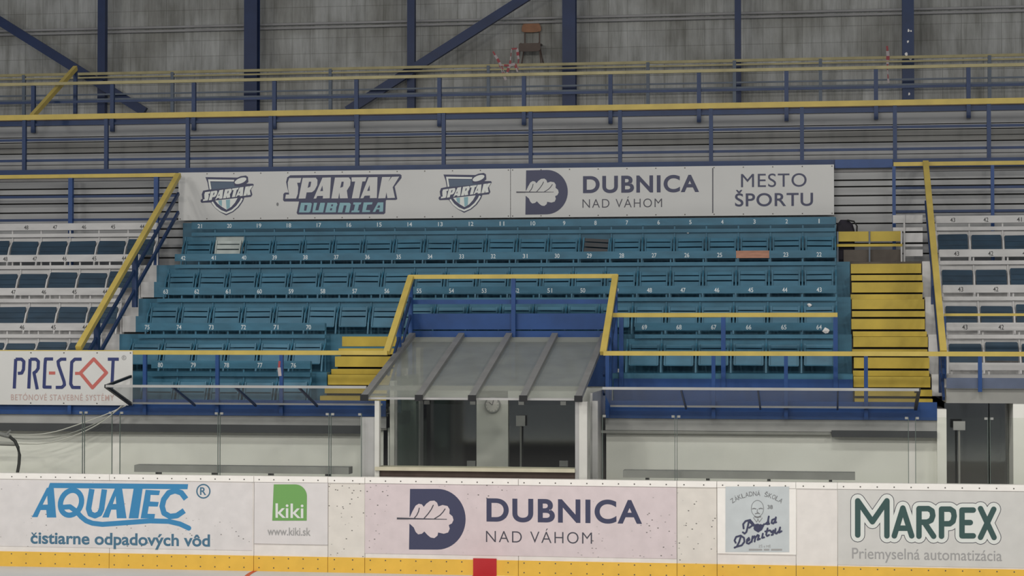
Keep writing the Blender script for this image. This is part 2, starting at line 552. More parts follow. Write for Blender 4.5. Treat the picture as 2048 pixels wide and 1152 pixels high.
# doorway on the right: lintel, reveal, dark passage
struct(MB().box(xd0, XR, Y_EDGE + 0.02, Y_EDGE + 0.85, 2.15, 2.33), 'trim_4', 'concrete', 'grey concrete lintel over the dark doorway')
struct(MB().box(xd1, xd1 + 0.14, Y_EDGE + 0.03, Y_EDGE + 0.9, 0, 2.15), 'wall_right', 'front_white')
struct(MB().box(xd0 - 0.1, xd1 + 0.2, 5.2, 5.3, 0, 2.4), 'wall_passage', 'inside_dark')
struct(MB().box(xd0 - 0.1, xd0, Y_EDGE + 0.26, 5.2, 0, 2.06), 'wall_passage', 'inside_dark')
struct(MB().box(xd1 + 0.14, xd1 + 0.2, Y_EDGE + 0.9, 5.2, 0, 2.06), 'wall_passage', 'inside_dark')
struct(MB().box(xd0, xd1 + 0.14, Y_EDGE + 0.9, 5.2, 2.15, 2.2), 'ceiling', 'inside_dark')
# blue fascia boards along the deck edge
def fascia(x0, x1, z0, z1, label):
    o = solo(MB().box(x0, x1, Y_EDGE - 0.03, Y_EDGE + 0.015, z0, z1), 'fascia_board', 'blue_paint', label, 'fascia board')
fascia(XL, X_BOX0, 1.925, 2.14, 'long blue fascia board below the white advert banner and left canopy')
fascia(X_BOX1, xd0 - 0.12, 1.925, 2.16, 'blue fascia board under the right canopy, ending at the doorway')
# dark steel channels on the front wall
solo(MB().box(XL, W(735, 860, Y_EDGE)[0], Y_EDGE - 0.05, Y_EDGE + 0.02, 1.69, 1.80), 'cable_duct', 'duct_dark', 'long dark cable duct on the white wall left of the booth', 'duct')
xa, z_a = W(1663, 860, Y_EDGE); xb, _ = W(1873, 868, Y_EDGE)
solo(MB().box(xa, xb, Y_EDGE - 0.07, Y_EDGE + 0.02, 1.70, 1.785), 'cable_duct', 'duct_dark', 'short dark cable duct on the white wall beside the doorway', 'duct')
solo(MB().box(W(1203, 860, Y_EDGE)[0], xa - 0.01, Y_EDGE - 0.01, Y_EDGE + 0.02, 1.725, 1.76), 'wall_pipe', 'concrete', 'thin grey brown pipe under the beam right of the booth', 'pipe')

# planked riser between the seats and the upper walkway
def planks(x0, x1, y, zs, m, back='gap_shade', name='trim_5', th=0.03):
    mb = MB()
    for a, b in zs: mb.box(x0, x1, y, y + th, a, b)
    struct(mb, name, m)
    struct(MB().box(x0, x1, y + th + 0.02, y + th + 0.08, zs[0][0], zs[-1][1]), name, back)  # backing sheet gives the shadow gaps between the planks
zz = [4.11, 4.27, 4.43, 4.60, 4.74, 4.90, 5.02, 5.17, 5.31, 5.41, 5.54]
planks(XL, XR, Y_TOP - 0.06, [(a + 0.012, b - 0.012) for a, b in zip(zz[:-1], zz[1:])], 'plank_grey')
struct(MB().box(XL, XR, Y_TOP, 7.6, Z_TOP - 0.16, Z_TOP), 'floor', 'terrace_grey')
# second riser behind the upper walkway
ZU = 6.70                                  # upper terrace floor
planks(XL, XR, 7.45, [(5.71, 5.90), (5.91, 6.09), (6.30, 6.37), (6.385, 6.58)], 'plank_grey', name='trim_6')
planks(XL, XR, 7.455, [(6.11, 6.19), (6.20, 6.285)], 'plank_shaded', name='trim_6')  # shade of the recess is put into the plank colour
struct(MB().box(XL, XR, 7.44, 7.47, 6.595, 6.66), 'trim_6', 'blue_dark')
struct(MB().box(XL, XR, 7.5, 12.4, ZU - 0.1, ZU), 'floor', 'terrace_grey')
struct(MB().box(XL, XR, 7.43, 7.5, 6.665, ZU + 0.02), 'trim_7', 'brown_wood')
struct(MB().box(XL, XR, 12.3, 12.45, ZU - 0.1, 13.0), 'wall_rear', 'wall_panels', 'dirty grey panelled rear wall of the hall')
ZLEDGE = 8.04
struct(MB().box(XL, XR, 11.86, 12.3, ZU, ZLEDGE), 'wall_rear', 'wall_panels', 'low grey ledge along the foot of the rear wall')
# dark teal strip put in for the banner's shade behind the top row
struct(MB().box(X_TEAL0 + 0.03, 0.2, Y_TOP - 0.14, Y_TOP - 0.10, 4.11, 4.83), 'shade_strip', 'teal_shade')

# ------------------------------------------------------------------ red marks on the ice
xc0 = W(970, 1140, 0)[0]
mb = MB()
N = 60
for k in range(N):
    a0, a1 = math.pi + math.pi * k / N, math.pi + math.pi * (k + 1) / N
    q = []
    for a, r in ((a0, 2.97), (a1, 2.97), (a1, 3.03), (a0, 3.03)):
        q.append((xc0 + r * math.cos(a), r * math.sin(a) - 0.005, 0.002))
    mb.flat(q)
solo(mb, 'crease_line', 'mark_red', 'thin red half circle painted on the ice before the booth', 'ice marking')
solo(MB().flat([(xc0 - .15, -16, .002), (xc0 + .15, -16, .002), (xc0 + .15, -.005, .002), (xc0 - .15, -.005, .002)]), 'centre_line', 'mark_red', 'wide red centre line painted across the ice', 'ice marking')

# ------------------------------------------------------------------ dasher boards
BZ = 1.22
seams = [-330, 219, 508, 656, 730, 1037, 1354, 1434, 1592, 1675, 2330]
blabels = ['white dasher board panel under the sky blue lettering at the left edge',
           'white dasher board panel just left of the narrow gate with the green square',
           'narrow white board gate carrying the sheet with the green square',
           'narrow heavily scuffed white board panel right of the green square gate',
           'dasher board panel behind the dark D emblem with the oak leaf',
           'dasher board panel behind the last letters of the pinkish town advert',
           'narrow cream board panel left of the gate with the portrait sheet',
           'narrow cream board gate carrying the school sheet with the portrait',
           'very narrow white board panel right of the portrait gate',
           'long white dasher board panel under the dark green lettering at the right']
for i in range(len(seams) - 1):
    xa, xb = W(seams[i], 1050, 0)[0] + 0.003, W(seams[i + 1], 1050, 0)[0] - 0.003
    nm = 'board_gate' if i in (2, 7) else 'dasher_board'
    t = thing(nm, blabels[i], 'rink board', ((xa + xb) / 2, 0.05, 0), 'rink boards along the ice')
    MB().box(xa, xb, 0.0, 0.10, 0.195, BZ - 0.075).build('panel', 'board_scuffed' if i in (3, 6) else 'board_white', t)
    MB().box(xa, xb, -0.012, 0.12, BZ - 0.075, BZ).build('cap_rail', 'cap_white', t)
    kb = MB().box(xa, xb, -0.010, 0.10, 0.0, 0.195).build('kickplate', 'kick_yellow', t)
    kb['label'] = 'yellow kickplate'
    mb = MB(); mk = MB()
    n = max(2, round((xb - xa) / 0.2))
    for k in range(n):
        x = xa + (k + 0.35) * (xb - xa) / n
        mb.flat([(x + 0.009 * math.cos(a), -0.0135, BZ - 0.045 + 0.009 * math.sin(a)) for a in (j * math.pi / 4 for j in range(8))])
        for z in (0.045, 0.165):
            mk.flat([(x + 0.009 * math.cos(a), -0.0115, z + 0.009 * math.sin(a)) for a in (j * math.pi / 4 for j in range(8))])
    mb.build('cap_bolts', 'bolt_dark', t, fix=False)
    mk.build('kickplate_bolts', 'bolt_dark', t, fix=False)
    if i == 4:
        MB().box(xc0 - 0.15, xc0 + 0.15, -0.016, -0.010, 0.001, 0.215).build('centre_mark', 'mark_red', t)

# ------------------------------------------------------------------ adverts on the boards
YA = -0.006
def sheet(name, label, x0, x1, y0, y1, m, thick=0.004, y=-0.001):
    xc, yc = (x0 + x1) / 2, (y0 + y1) / 2
    xa, xb = W(x0, yc, 0)[0], W(x1, yc, 0)[0]
    za, zb_ = max(W(xc, y1, 0)[1], 0.20), min(W(xc, y0, 0)[1], BZ - 0.08)
    t = thing(name, label, 'advert', ((xa + xb) / 2, 0, za))
    MB().box(xa, xb, y - thick, y, za, zb_).build('backing_sheet', m, t)
    return t

# -- blue water company advert
t = sheet('advert_sheet', 'white board advert with slanted sky blue capitals and wave swash', -40, 505, 962, 1096, 'ad_scuffed')
Z4 = zoomtf(4, 0, 920)
polys = [[(400, 183), (1505, 193), (1500, 234), (385, 224)],
         [(375, 222), (430, 222), (450, 460), (375, 460), (370, 400), (325, 400), (300, 457), (255, 457)],
         [(920, 225), (977, 228), (1012, 466), (935, 466), (930, 397), (890, 397), (870, 460), (818, 460)],
         [(1070, 222), (1142, 222), (1107, 467), (1030, 467)],
         [(1165, 238), (1280, 245), (1272, 281), (1205, 279), (1200, 332), (1270, 336), (1262, 373), (1190, 371), (1180, 430), (1240, 432), (1235, 467), (1125, 467)]]
ring = [(568 + 84 * math.cos(a) - 14 * math.sin(a), 342 + 100 * math.sin(a)) for a in (2 * math.pi * k / 26 for k in range(26))]
polys += stroke2d(ring, 42, True)
polys += stroke2d([(735, 232), (708, 390), (722, 432), (760, 446), (795, 430), (812, 395), (835, 235)], 44, rnd=False)
polys += stroke2d([(1488, 312), (1450, 262), (1400, 246), (1350, 262), (1310, 315), (1297, 370), (1312, 425), (1360, 452), (1415, 445), (1474, 405)], 44, rnd=False)
polys += stroke2d([(505, 378), (560, 374), (610, 410), (650, 455), (690, 487), (740, 506), (820, 515), (1000, 502), (1200, 487), (1350, 491), (1440, 512), (1510, 545)], 40)
print_polys('lettering', polys, YA, 'cyan_print', t, Z4)
holes = [[(342, 357), (382, 357), (378, 285)], [(903, 352), (930, 352), (925, 288)]]
print_polys('letter_counters', holes, YA - 0.002, 'ad_white', t, Z4)
print_polys('registered_mark', stroke2d(ellipse2d(1627, 250, 52, 54, n=24), 11, True), YA, 'steel_blue_print', t, Z4)
print_text('registered_letter', 'R', 400, 412.5, 974.5, 990, YA, 'steel_blue_print', t, 0.02)
print_text('tagline', 'cistiarne odpadových vôd', 61, 420, 1066, 1098, YA, 'steel_blue_print', t, 0.025)
print_polys('caron', stroke2d([(256, 583), (271, 601), (288, 584)], 10), YA, 'steel_blue_print', t, Z4)

# -- green square on the gate
t = sheet('advert_plate', 'white board plate with a green rounded square and small web address', 509, 656, 956, 1088, 'ad_white', 0.012)
YK = -0.016
Z5 = zoomtf(4, 500, 920)
arc = [(360 + 95 * math.sin(a), 290 - 95 * math.cos(a)) for a in (k * math.pi / 2 / 10 for k in range(11))]
print_polys('emblem', [[(190, 195)] + arc + [(453, 485), (178, 485)]], YK, 'green_print', t, Z5)
print_text('emblem_word', 'kiki', 551, 607, 1007, 1036, YK - 0.002, 'white_print', t, 0.012)
print_text('web_address', 'www.kiki.sk', 535, 621, 1055, 1071, YK, 'pale_grey_print', t, 0.01)

LEAF = [(1280, 455), (1300, 410), (1325, 365), (1350, 350), (1375, 355), (1390, 375), (1410, 350), (1440, 328), (1475, 325), (1497, 342), (1507, 372),
        (1540, 360), (1580, 368), (1597, 395), (1595, 430), (1620, 450), (1628, 480), (1615, 508), (1590, 520), (1598, 550), (1585, 580),
        (1550, 590), (1505, 580), (1500, 605), (1475, 625), (1445, 620), (1420, 600), (1395, 572), (1375, 590), (1345, 595), (1325, 575), (1310, 540), (1280, 512), (1268, 512), (1268, 455)]
def oak_emblem(t, Y, tf, m_back):
    """dark D with a pale oak leaf cut out of it and a stem"""
    arc = [(1500 + 225 * math.sin(a), 474 - 243 * math.cos(a)) for a in (k * math.pi / 24 for k in range(25))]
    print_polys('emblem', [[(1280, 231)] + arc + [(1272, 716)]], Y, 'navy_print', t, tf)
    print_polys('oak_leaf', [LEAF], Y - 0.002, m_back, t, tf)
    st = [[(1175, 460), (1575, 472), (1575, 477), (1175, 474)]]
    st += stroke2d([(1312, 468), (1335, 440), (1348, 412), (1354, 385)], 8)
    st += stroke2d([(1390, 470), (1425, 430), (1450, 395), (1466, 362)], 8)
    st += stroke2d([(1475, 470), (1520, 442), (1545, 415), (1560, 392)], 8)
    print_polys('leaf_stem', st, Y - 0.004, 'dark_print', t, tf)

# -- pinkish town advert
t = sheet('advert_sheet', 'wide pinkish town advert on the boards with dark D and oak leaf', 730, 1353, 962, 1112, 'pink_scuffed')
oak_emblem(t, YA, Z5, 'ad_pink')
print_text('town_name', 'DUBNICA', 973, 1284, 998, 1046, YA, 'navy_print', t, 0.028, space=1.12)
print_text('town_suffix', 'NAD VÁHOM', 972, 1184, 1057, 1086, YA, 'dark_print', t, -0.008, space=1.18)

# -- school sheet on the gate
t = sheet('advert_plate', 'cream board plate with a pale blue school sheet and drawn portrait', 1435, 1592, 972, 1108, 'cap_white', 0.012)
ZS = zoomtf(7.68, 1430, 965)
print_polys('school_sheet', [[(160, 62), (1140, 62), (1140, 1070), (160, 1070)]], YK + 0.001, 'ad_blue', t, ZS)
word = 'ZÁKLADNÁ ŠKOLA'
n = len(word)
for k, ch in enumerate(word):
    if ch == ' ': continue
    a = (k - (n - 1) / 2) / n * 1.22
    px, py = 640 + 690 * math.sin(a), 860 - 690 * math.cos(a)
    X, Y_ = ZS(px, py)
    wd, hh = (3.4, 5.6) if ch in 'ÁŠ' else (3.4, 4.6)
    print_text('arched_letter', ch, X - wd, X + wd, Y_ - hh - (1 if ch in 'ÁŠ' else 0), Y_ + 4.6, YK - 0.001, 'grey_print', t, 0.0, rot=a)
face = stroke2d(ellipse2d(652, 400, 95, 125, n=28), 7, True)
face += stroke2d([(575, 405), (600, 397), (628, 405)], 14) + stroke2d([(675, 405), (700, 395), (730, 403)], 14)
face += stroke2d([(652, 410), (645, 455), (665, 458)], 8) + stroke2d([(620, 480), (655, 472), (685, 480)], 14)
face += stroke2d([(610, 525), (655, 538), (700, 525)], 18) + stroke2d([(590, 540), (640, 610), (660, 560), (680, 610), (725, 545)], 8)
print_polys('portrait', face, YK - 0.001, 'grey_print', t, ZS)
jer = [[(480, 575), (545, 560), (610, 640), (590, 680)], [(830, 570), (840, 650), (740, 650)], [(600, 650), (735, 645), (720, 730), (665, 770), (600, 730)]]
print_polys('jersey', jer, YK - 0.001, 'navy_print', t, ZS)
print_text('jersey_number', '38', 1535, 1545.5, 1010, 1018, YK - 0.001, 'grey_print', t, 0.02)
PAV = [[(522, 590), (500, 690), (482, 760), (455, 785), (428, 765)], [(440, 705), (432, 640), (470, 592), (535, 580), (575, 615), (572, 660), (525, 695)],
       [(655, 645), (615, 655), (605, 705), (635, 725), (665, 690), (672, 650), (668, 720)], [(700, 650), (712, 720), (752, 640)], [(826, 522), (812, 600), (806, 640), (832, 632)], [(915, 560), (878, 575), (868, 620), (895, 630), (922, 590), (935, 535), (922, 615), (940, 610)]]
DEM = [[(398, 825), (372, 910), (335, 985), (300, 1000)], [(318, 925), (300, 890), (325, 835), (395, 815), (445, 850), (452, 910), (410, 965), (335, 985)],
       [(488, 905), (530, 880), (520, 850), (490, 880), (488, 930), (520, 940), (545, 915)], [(578, 828), (562, 912)], [(570, 870), (605, 825), (622, 835), (608, 905)], [(615, 855), (655, 805), (675, 815), (655, 880), (690, 865)],
       [(735, 785), (722, 850), (755, 842)], [(808, 705), (785, 800), (800, 822), (830, 805)], [(772, 752), (842, 735)], [(852, 740), (868, 765), (900, 735), (888, 800), (868, 805)], [(930, 712), (922, 775), (945, 785), (985, 740), (1000, 690), (985, 768), (1022, 748)]]
for nm, ws in (('script_name', PAV), ('script_surname', DEM)):
    polys = []
    for q in ws: polys += stroke2d(q, 27)
    print_polys(nm, polys, YK - 0.003, 'navy_print', t, ZS)
print_text('small_print', 'ZŠ s MŠ', 1517, 1541, 1089, 1095, YK - 0.001, 'pale_grey_print', t)
print_polys('fine_lines', [[(520, 1020), (725, 1020), (725, 1045), (520, 1045)], [(750, 1020), (835, 1020), (835, 1045), (750, 1045)], [(862, 1020), (1030, 1020), (1030, 1045), (862, 1045)]], YK - 0.001, 'pale_grey_print', t, ZS)

# -- dark green advert
t = sheet('advert_sheet', 'light grey board advert with outlined dark green capitals at the right', 1676, 2180, 972, 1134, 'ad_grey')
ZM = zoomtf(6.206, 1690, 975)
LET = [[(158, 590), (158, 165), (340, 425), (520, 165), (520, 600)], [(612, 600), (718, 255), (828, 600)], [(655, 505), (785, 505)],
       [(918, 605), (918, 262), (1035, 262), (1080, 290), (1090, 350), (1070, 405), (1020, 430), (925, 430)], [(985, 435), (1100, 605)],
       [(1198, 605), (1198, 268), (1305, 268), (1345, 295), (1355, 355), (1340, 420), (1300, 450), (1205, 450)],
       [(1592, 280), (1452, 280), (1452, 600), (1592, 600)], [(1452, 435), (1555, 435)], [(1682, 262), (1850, 620)], [(1846, 270), (1682, 618)]]
for wd, m, dy, nm in ((182, 'dark_print', 0, 'outline'), (166, 'white_print', 0.002, 'halo'), (68, 'forest_print', 0.004, 'lettering')):
    polys = []
    for s_ in LET: polys += stroke2d(s_, wd)
    if nm != 'lettering': polys.append([(1560, 330), (1700, 330), (1750, 430), (1700, 540), (1560, 540)])
    print_polys(nm, polys, YA - dy, m, t, ZM)
print_text('tagline', 'Priemyselná automatizácia', 1704, 2004, 1098, 1127, YA, 'pale_grey_print', t, 0.006)

# ------------------------------------------------------------------ protective glass on the boards
gx = [(-330, 'glass pane above the boards, leftmost, behind the black hose', 166), (168, 'narrow glass pane above the boards with the loose cables behind', 225),
      (239, 'glass pane above the boards below the tip of the left canopy', 437), (439, 'glass pane above the boards in the middle of the left bench', 659),
      (661, 'narrow glass pane above the boards just left of the booth', 724),
      (1204, 'glass pane above the boards just right of the booth', 1351), (1353, 'wide glass pane above the boards in front of the right bench', 1818),
      (1830, 'glass pane above the boards by the white corner and doorway', 1977), (1979, 'glass pane above the boards at the right edge, before the doorway', 2330)]
for a, lb, b in gx:
    xa, xb = W(a, 890, 0.07)[0], W(b, 890, 0.07)[0]
    t = thing('glass_pane', lb, 'glass pane', ((xa + xb) / 2, 0.07, BZ), 'protective glass along the boards')
    MB().box(xa + 0.004, xb - 0.004, 0.064, 0.076, BZ, 2.03).build('pane', 'clear_glass', t)
    for x in (xa + 0.003, xb - 0.010): MB().box(x, x + 0.007, 0.06, 0.08, BZ, 2.03).build('edge_strip', 'edge_green', t)
    for x in (xa + 0.03, xb - 0.03): MB().box(x - 0.018, x + 0.018, 0.06, 0.08, 2.005, 2.033).build('clip', 'concrete', t)

# grey shelf beams behind the boards at the two benches
for a, b, y, lb in ((272, 700, 938, 'long grey metal shelf behind the boards at the left bench'), (1247, 1710, 946, 'long grey metal shelf behind the boards at the right bench')):
    xa, xb = W(a, y, 0.2)[0], W(b, y, 0.2)[0]
    t = thing('bench_shelf', lb, 'shelf', ((xa + xb) / 2, 0.22, BZ))
    MB().box(xa, xb, 0.13, 0.34, 1.245, 1.335).build('shelf_board', 'aluminium_dark', t)
    mb = MB()
    for k in range(4):
        x = xa + 0.3 + k * (xb - xa - 0.6) / 3
        mb.box(x - 0.02, x + 0.02, 0.16, 0.3, 0.02, 1.245)
    mb.build('bracket', 'duct_dark', t)

# ------------------------------------------------------------------ scorers' booth
bx = thing('scorers_booth', 'glass and aluminium scorers booth with sloping grey roof behind the boards', 'booth', ((X_BOX0 + X_BOX1) / 2, 1.5, 0.02))
rib_b = [(731, 790), (840, 791), (946, 793), (1048, 794), (1158, 795)]
YB, YBR = 0.12, 3.10
xs_r = [W(x, y, YB)[0] for x, y in rib_b]
z_f = W(946, 793, YB)[1]
z_r = W(1020, 674, YBR)[1]
for i, x in enumerate(xs_r):
    rb = MB().bar((x, YB - 0.06, z_f - 0.01), (x, YBR, z_r + 0.03), 0.085, 0.06).build('rafter', 'aluminium_dark', bx)
    MB().box(x - 0.05, x + 0.05, YB - 0.09, YB - 0.05, z_f - 0.06, z_f + 0.02).build('rafter_cap', 'black_metal', rb)
for i in range(4):
    a, b = xs_r[i] + 0.03, xs_r[i + 1] - 0.03
    MB().add([(a, YB, z_f - 0.01), (b, YB, z_f - 0.01), (b, YBR, z_r), (a, YBR, z_r)], [(0, 1, 2, 3)]).build('roof_sheet', 'roof_sheet', bx)
yb2 = YB + 0.55
zq = z_f + (z_r - z_f) * (yb2 - YB) / (YBR - YB)
MB().bar((xs_r[0], yb2, zq - 0.05), (xs_r[4], yb2, zq - 0.05), 0.05, 0.06).build('purlin', 'aluminium_dark', bx)
MB().bar((xs_r[0], YB + 0.03, z_f - 0.03), (xs_r[4], YB + 0.03, z_f - 0.03), 0.04, 0.03).build('eaves_beam', 'aluminium', bx)
MB().bar((xs_r[0], YBR, z_r - 0.04), (xs_r[4], YBR, z_r - 0.04), 0.05, 0.06).build('ridge_beam', 'aluminium', bx)
def post(x0, x1, y0, y1, m='frame_white', z1=None, nm='post'):
    return MB().box(x0, x1, y0, y1, 0.02, z1 if z1 else z_f - 0.06).build(nm, m, bx)
xl = W(757, 870, 0.2)[0]
# front posts
post(W(722, 870, .2)[0], W(751, 870, .2)[0], 0.18, 0.21, 'aluminium', 1.98, 'front_panel')
post(W(751, 870, .2)[0], W(760, 870, .2)[0], 0.15, 0.25)
post(W(1151, 870, .2)[0], W(1159, 870, .2)[0], 0.16, 0.22, 'aluminium')
post(W(1159, 870, .2)[0], W(1175, 870, .2)[0], 0.15, 0.25)
post(W(1180, 870, .2)[0], W(1191, 870, .2)[0], 0.45, 0.55, 'aluminium')
# left glazed side: intermediate post, rear post, pane
def zroof(y): return z_f + (z_r - z_f) * (y - YB) / (YBR - YB) - 0.05
zs1 = zroof(1.0)
post(xl - 0.03, xl + 0.03, 1.02, 1.10, 'frame_white', zs1)
post(xl - 0.03, xl + 0.02, 1.22, 1.28, 'aluminium', zs1)
MB().box(xl - 0.006, xl + 0.006, 1.28, 2.75, 1.05, zs1 + 0.05).build('side_pane', 'booth_glass', bx)
MB().box(xl - 0.02, xl + 0.02, 1.10, 2.75, 0.02, 1.05).build('side_panel', 'aluminium', bx)
post(xl - 0.03, xl + 0.03, 2.75, 2.98, 'aluminium', zroof(2.7))
# right side wall
xr = W(1177, 870, .2)[0]
MB().box(xr - 0.02, xr + 0.01, 0.55, 2.95, 0.02, zroof(0.55) - 0.02).build('side_panel', 'aluminium', bx)
# sill and the brown board below it
MB().box(W(752, 938, .2)[0], W(1151, 938, .2)[0], 0.12, 0.42, 1.30, 1.345).build('sill', 'sill_beige', bx)
MB().box(W(756, 946, .2)[0], W(1151, 946, .2)[0], 0.20, 0.24, 0.02, 1.30).build('sill_apron', 'brown_wood', bx)
# panes of the front opening
MB().box(W(762, 870, .2)[0], W(1150, 870, .2)[0], 0.196, 0.204, 1.345, z_f - 0.1).build('front_pane', 'clear_glass', bx)

# rear wall of the booth with two dark glazed doors and the white pier
YR = 3.2
def xr_(px): return W(px, 860, YR)[0]
struct(MB().box(xr_(953), xr_(1016), YR, YR + 0.15, 0.02, 2.55), 'wall_booth', 'front_white', 'white pier between the two dark booth doors')
struct(MB().box(xr_(770), xr_(842), YR, YR + 0.15, 0.02, 2.55), 'wall_booth', 'front_white')
struct(MB().box(xr_(1152), xr_(1240), YR, YR + 0.15, 0.02, 2.55), 'wall_booth', 'front_white')
struct(MB().box(xr_(842), xr_(1152), YR, YR + 0.15, 2.12, 2.55), 'wall_booth', 'front_white')
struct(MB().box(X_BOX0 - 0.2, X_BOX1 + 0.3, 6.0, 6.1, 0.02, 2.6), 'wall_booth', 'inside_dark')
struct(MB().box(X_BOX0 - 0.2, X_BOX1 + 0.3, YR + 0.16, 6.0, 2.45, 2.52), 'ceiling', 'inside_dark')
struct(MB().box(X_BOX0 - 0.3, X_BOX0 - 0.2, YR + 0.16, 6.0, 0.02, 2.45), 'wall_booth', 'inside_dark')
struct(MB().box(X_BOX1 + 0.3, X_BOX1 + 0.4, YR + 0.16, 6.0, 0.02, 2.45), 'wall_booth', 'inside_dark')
struct(MB().box(X_BOX0 - 0.06, X_BOX0 + 0.0, Y_EDGE + 0.1, YR, 0.02, DECK), 'wall_booth', 'front_white')
struct(MB().box(X_BOX1, X_BOX1 + 0.06, Y_EDGE + 0.25, YR, 0.02, DECK), 'wall_booth', 'front_white')
for i, (a, b, lb) in enumerate(((842, 953, 'dark glass door in the booth, left of the clock'), (1016, 1152, 'dark glass door in the booth, right of the clock'))):
    d = thing('door_%d' % (i + 1), lb, 'door', ((xr_(a) + xr_(b)) / 2, YR + 0.05, 0.02), kind='structure')
    MB().box(xr_(a) + 0.01, xr_(b) - 0.01, YR + 0.04, YR + 0.052, 0.03, 2.11).build('door_glass', 'door_glass', d)
    mb = MB()
    for px in ((853, 945) if i == 0 else (1042, 1126)):
        mb.box(xr_(px) - 0.04, xr_(px) + 0.04, YR + 0.02, YR + 0.04, 2.03, 2.085)
    mb.build('hinge', 'aluminium', d)
    hx, hz = W(942 if i == 0 else 1127, 929, YR)
    MB().box(hx - 0.06, hx + 0.06, YR + 0.0, YR + 0.04, hz - 0.03, hz + 0.05).build('door_lock', 'aluminium', d)
# grey plate on its thin conduit seen behind the right hand glass door
def pole_plate(px0, px1, py0, py1, Y, lb):
    xa, z1 = W(px0, py0, Y); xb, z0 = W(px1, py1, Y)
    t = thing('pole_plate', lb, 'switch box', ((xa + xb) / 2, Y, 0.02))
    MB().box(xa, xb, Y - 0.05, Y, z0, z1).build('plate_box', 'aluminium', t)
    xm = (xa + xb) / 2
    MB().box(xm - 0.012, xm + 0.012, Y - 0.03, Y - 0.006, 0.02, z0).build('pole', 'concrete', t)
    return t
pole_plate(1033, 1051, 831, 852, YR - 0.02, 'small grey plate on a thin conduit by the right booth door')
pole_plate(1906, 1930, 842, 860, 1.9, 'small grey plate on a thin conduit in the dark doorway')

d = thing('door_3', 'dark glass door in the doorway at the right edge', 'door', ((xd0 + xd1) / 2, 2.2, 0.02), kind='structure')
xm_ = W(1978, 890, 2.2)[0]
MB().box(xd0 + 0.01, xm_ - 0.006, 2.19, 2.202, 0.03, 2.13).build('door_glass', 'door_glass', d)
MB().box(xm_ + 0.006, xd1 - 0.01, 2.19, 2.202, 0.03, 2.13).build('door_glass', 'door_glass', d)
# wall clock on the pier
cx_, cz_ = W(985, 810, YR - 0.03)
t = thing('wall_clock', 'round white wall clock on the pier under the booth roof', 'clock', (cx_, YR - 0.02, cz_ - 0.11))
ck = 0.112
def disc(r, y0, y1, n=32): return MB().prism([(cx_ + r * math.cos(2 * math.pi * k / n), cz_ + r * math.sin(2 * math.pi * k / n)) for k in range(n)], y0, y1)
disc(ck, YR - 0.045, YR).build('case', 'aluminium', t)
disc(ck * 0.86, YR - 0.049, YR - 0.044).build('dial', 'cap_white', t)
mb = MB()
for k in range(12):
    a = k * math.pi / 6
    mb.bar((cx_ + ck * 0.70 * math.cos(a), YR - 0.051, cz_ + ck * 0.70 * math.sin(a)), (cx_ + ck * 0.80 * math.cos(a), YR - 0.051, cz_ + ck * 0.80 * math.sin(a)), 0.004, 0.006, (0, 1, 0))
mb.build('hour_marks', 'dark_print', t)
MB().bar((cx_, YR - 0.053, cz_), (cx_ - 0.05, YR - 0.053, cz_ + 0.045), 0.004, 0.009, (0, 1, 0)).build('hour_hand', 'dark_print', t)
MB().bar((cx_, YR - 0.055, cz_), (cx_ + 0.02, YR - 0.055, cz_ + 0.085), 0.004, 0.007, (0, 1, 0)).build('minute_hand', 'dark_print', t)

# ------------------------------------------------------------------ glass canopies over the team benches
YCF, YCR = 0.51, Y_EDGE - 0.125
zcf, zcr = W(212, 772, YCF)[1], W(265, 808, YCR)[1]
def canopy(x0, x1, ribs, label, tie_at, tie_to):
    t = thing('bench_canopy', label, 'canopy', ((x0 + x1) / 2, YCR, zcr))
    MB().add([(x0, YCF, zcf), (x1, YCF, zcf), (x1, YCR, zcr), (x0, YCR, zcr)], [(0, 1, 2, 3)]).build('glass_sheet', 'canopy_sheet', t)
    MB().bar((x0, YCF, zcf), (x1, YCF, zcf), 0.03, 0.034).build('front_edge', 'aluminium', t)
    MB().bar((x0, YCR, zcr + 0.012), (x1, YCR, zcr + 0.012), 0.04, 0.025).build('rear_edge', 'aluminium', t)
    for x in ribs:
        MB().bar((x, YCF, zcf - 0.012), (x, YCR, zcr - 0.012), 0.022, 0.03).build('rib', 'blue_dark', t)
    xe = tie_at
    MB().bar((xe, YCF - 0.01, zcf), (xe, YCR, zcr), 0.04, 0.045).build('end_rib', 'black_metal', t)
    MB().bar((xe, YCF - 0.01, zcf), (xe, YCR, tie_to), 0.03, 0.035).build('tie_rod', 'black_metal', t)
    return t
xc_l, xc_r = W(212, 772, YCF)[0], W(733, 775, YCF)[0]
canopy(xc_l, xc_r, [W(x, 778, YCF)[0] for x in (345, 471, 598)], 'long tinted glass canopy over the left bench, its black tip across the advert banner', xc_l, 2.46)
xc2, xc3 = W(1205, 779, YCF)[0], W(1838, 783, YCF)[0]
canopy(xc2, xc3, [W(x, 783, YCF)[0] for x in (1362, 1516, 1676)], 'long tinted glass canopy over the right bench, ending at the yellow stair', xc3, 2.30)

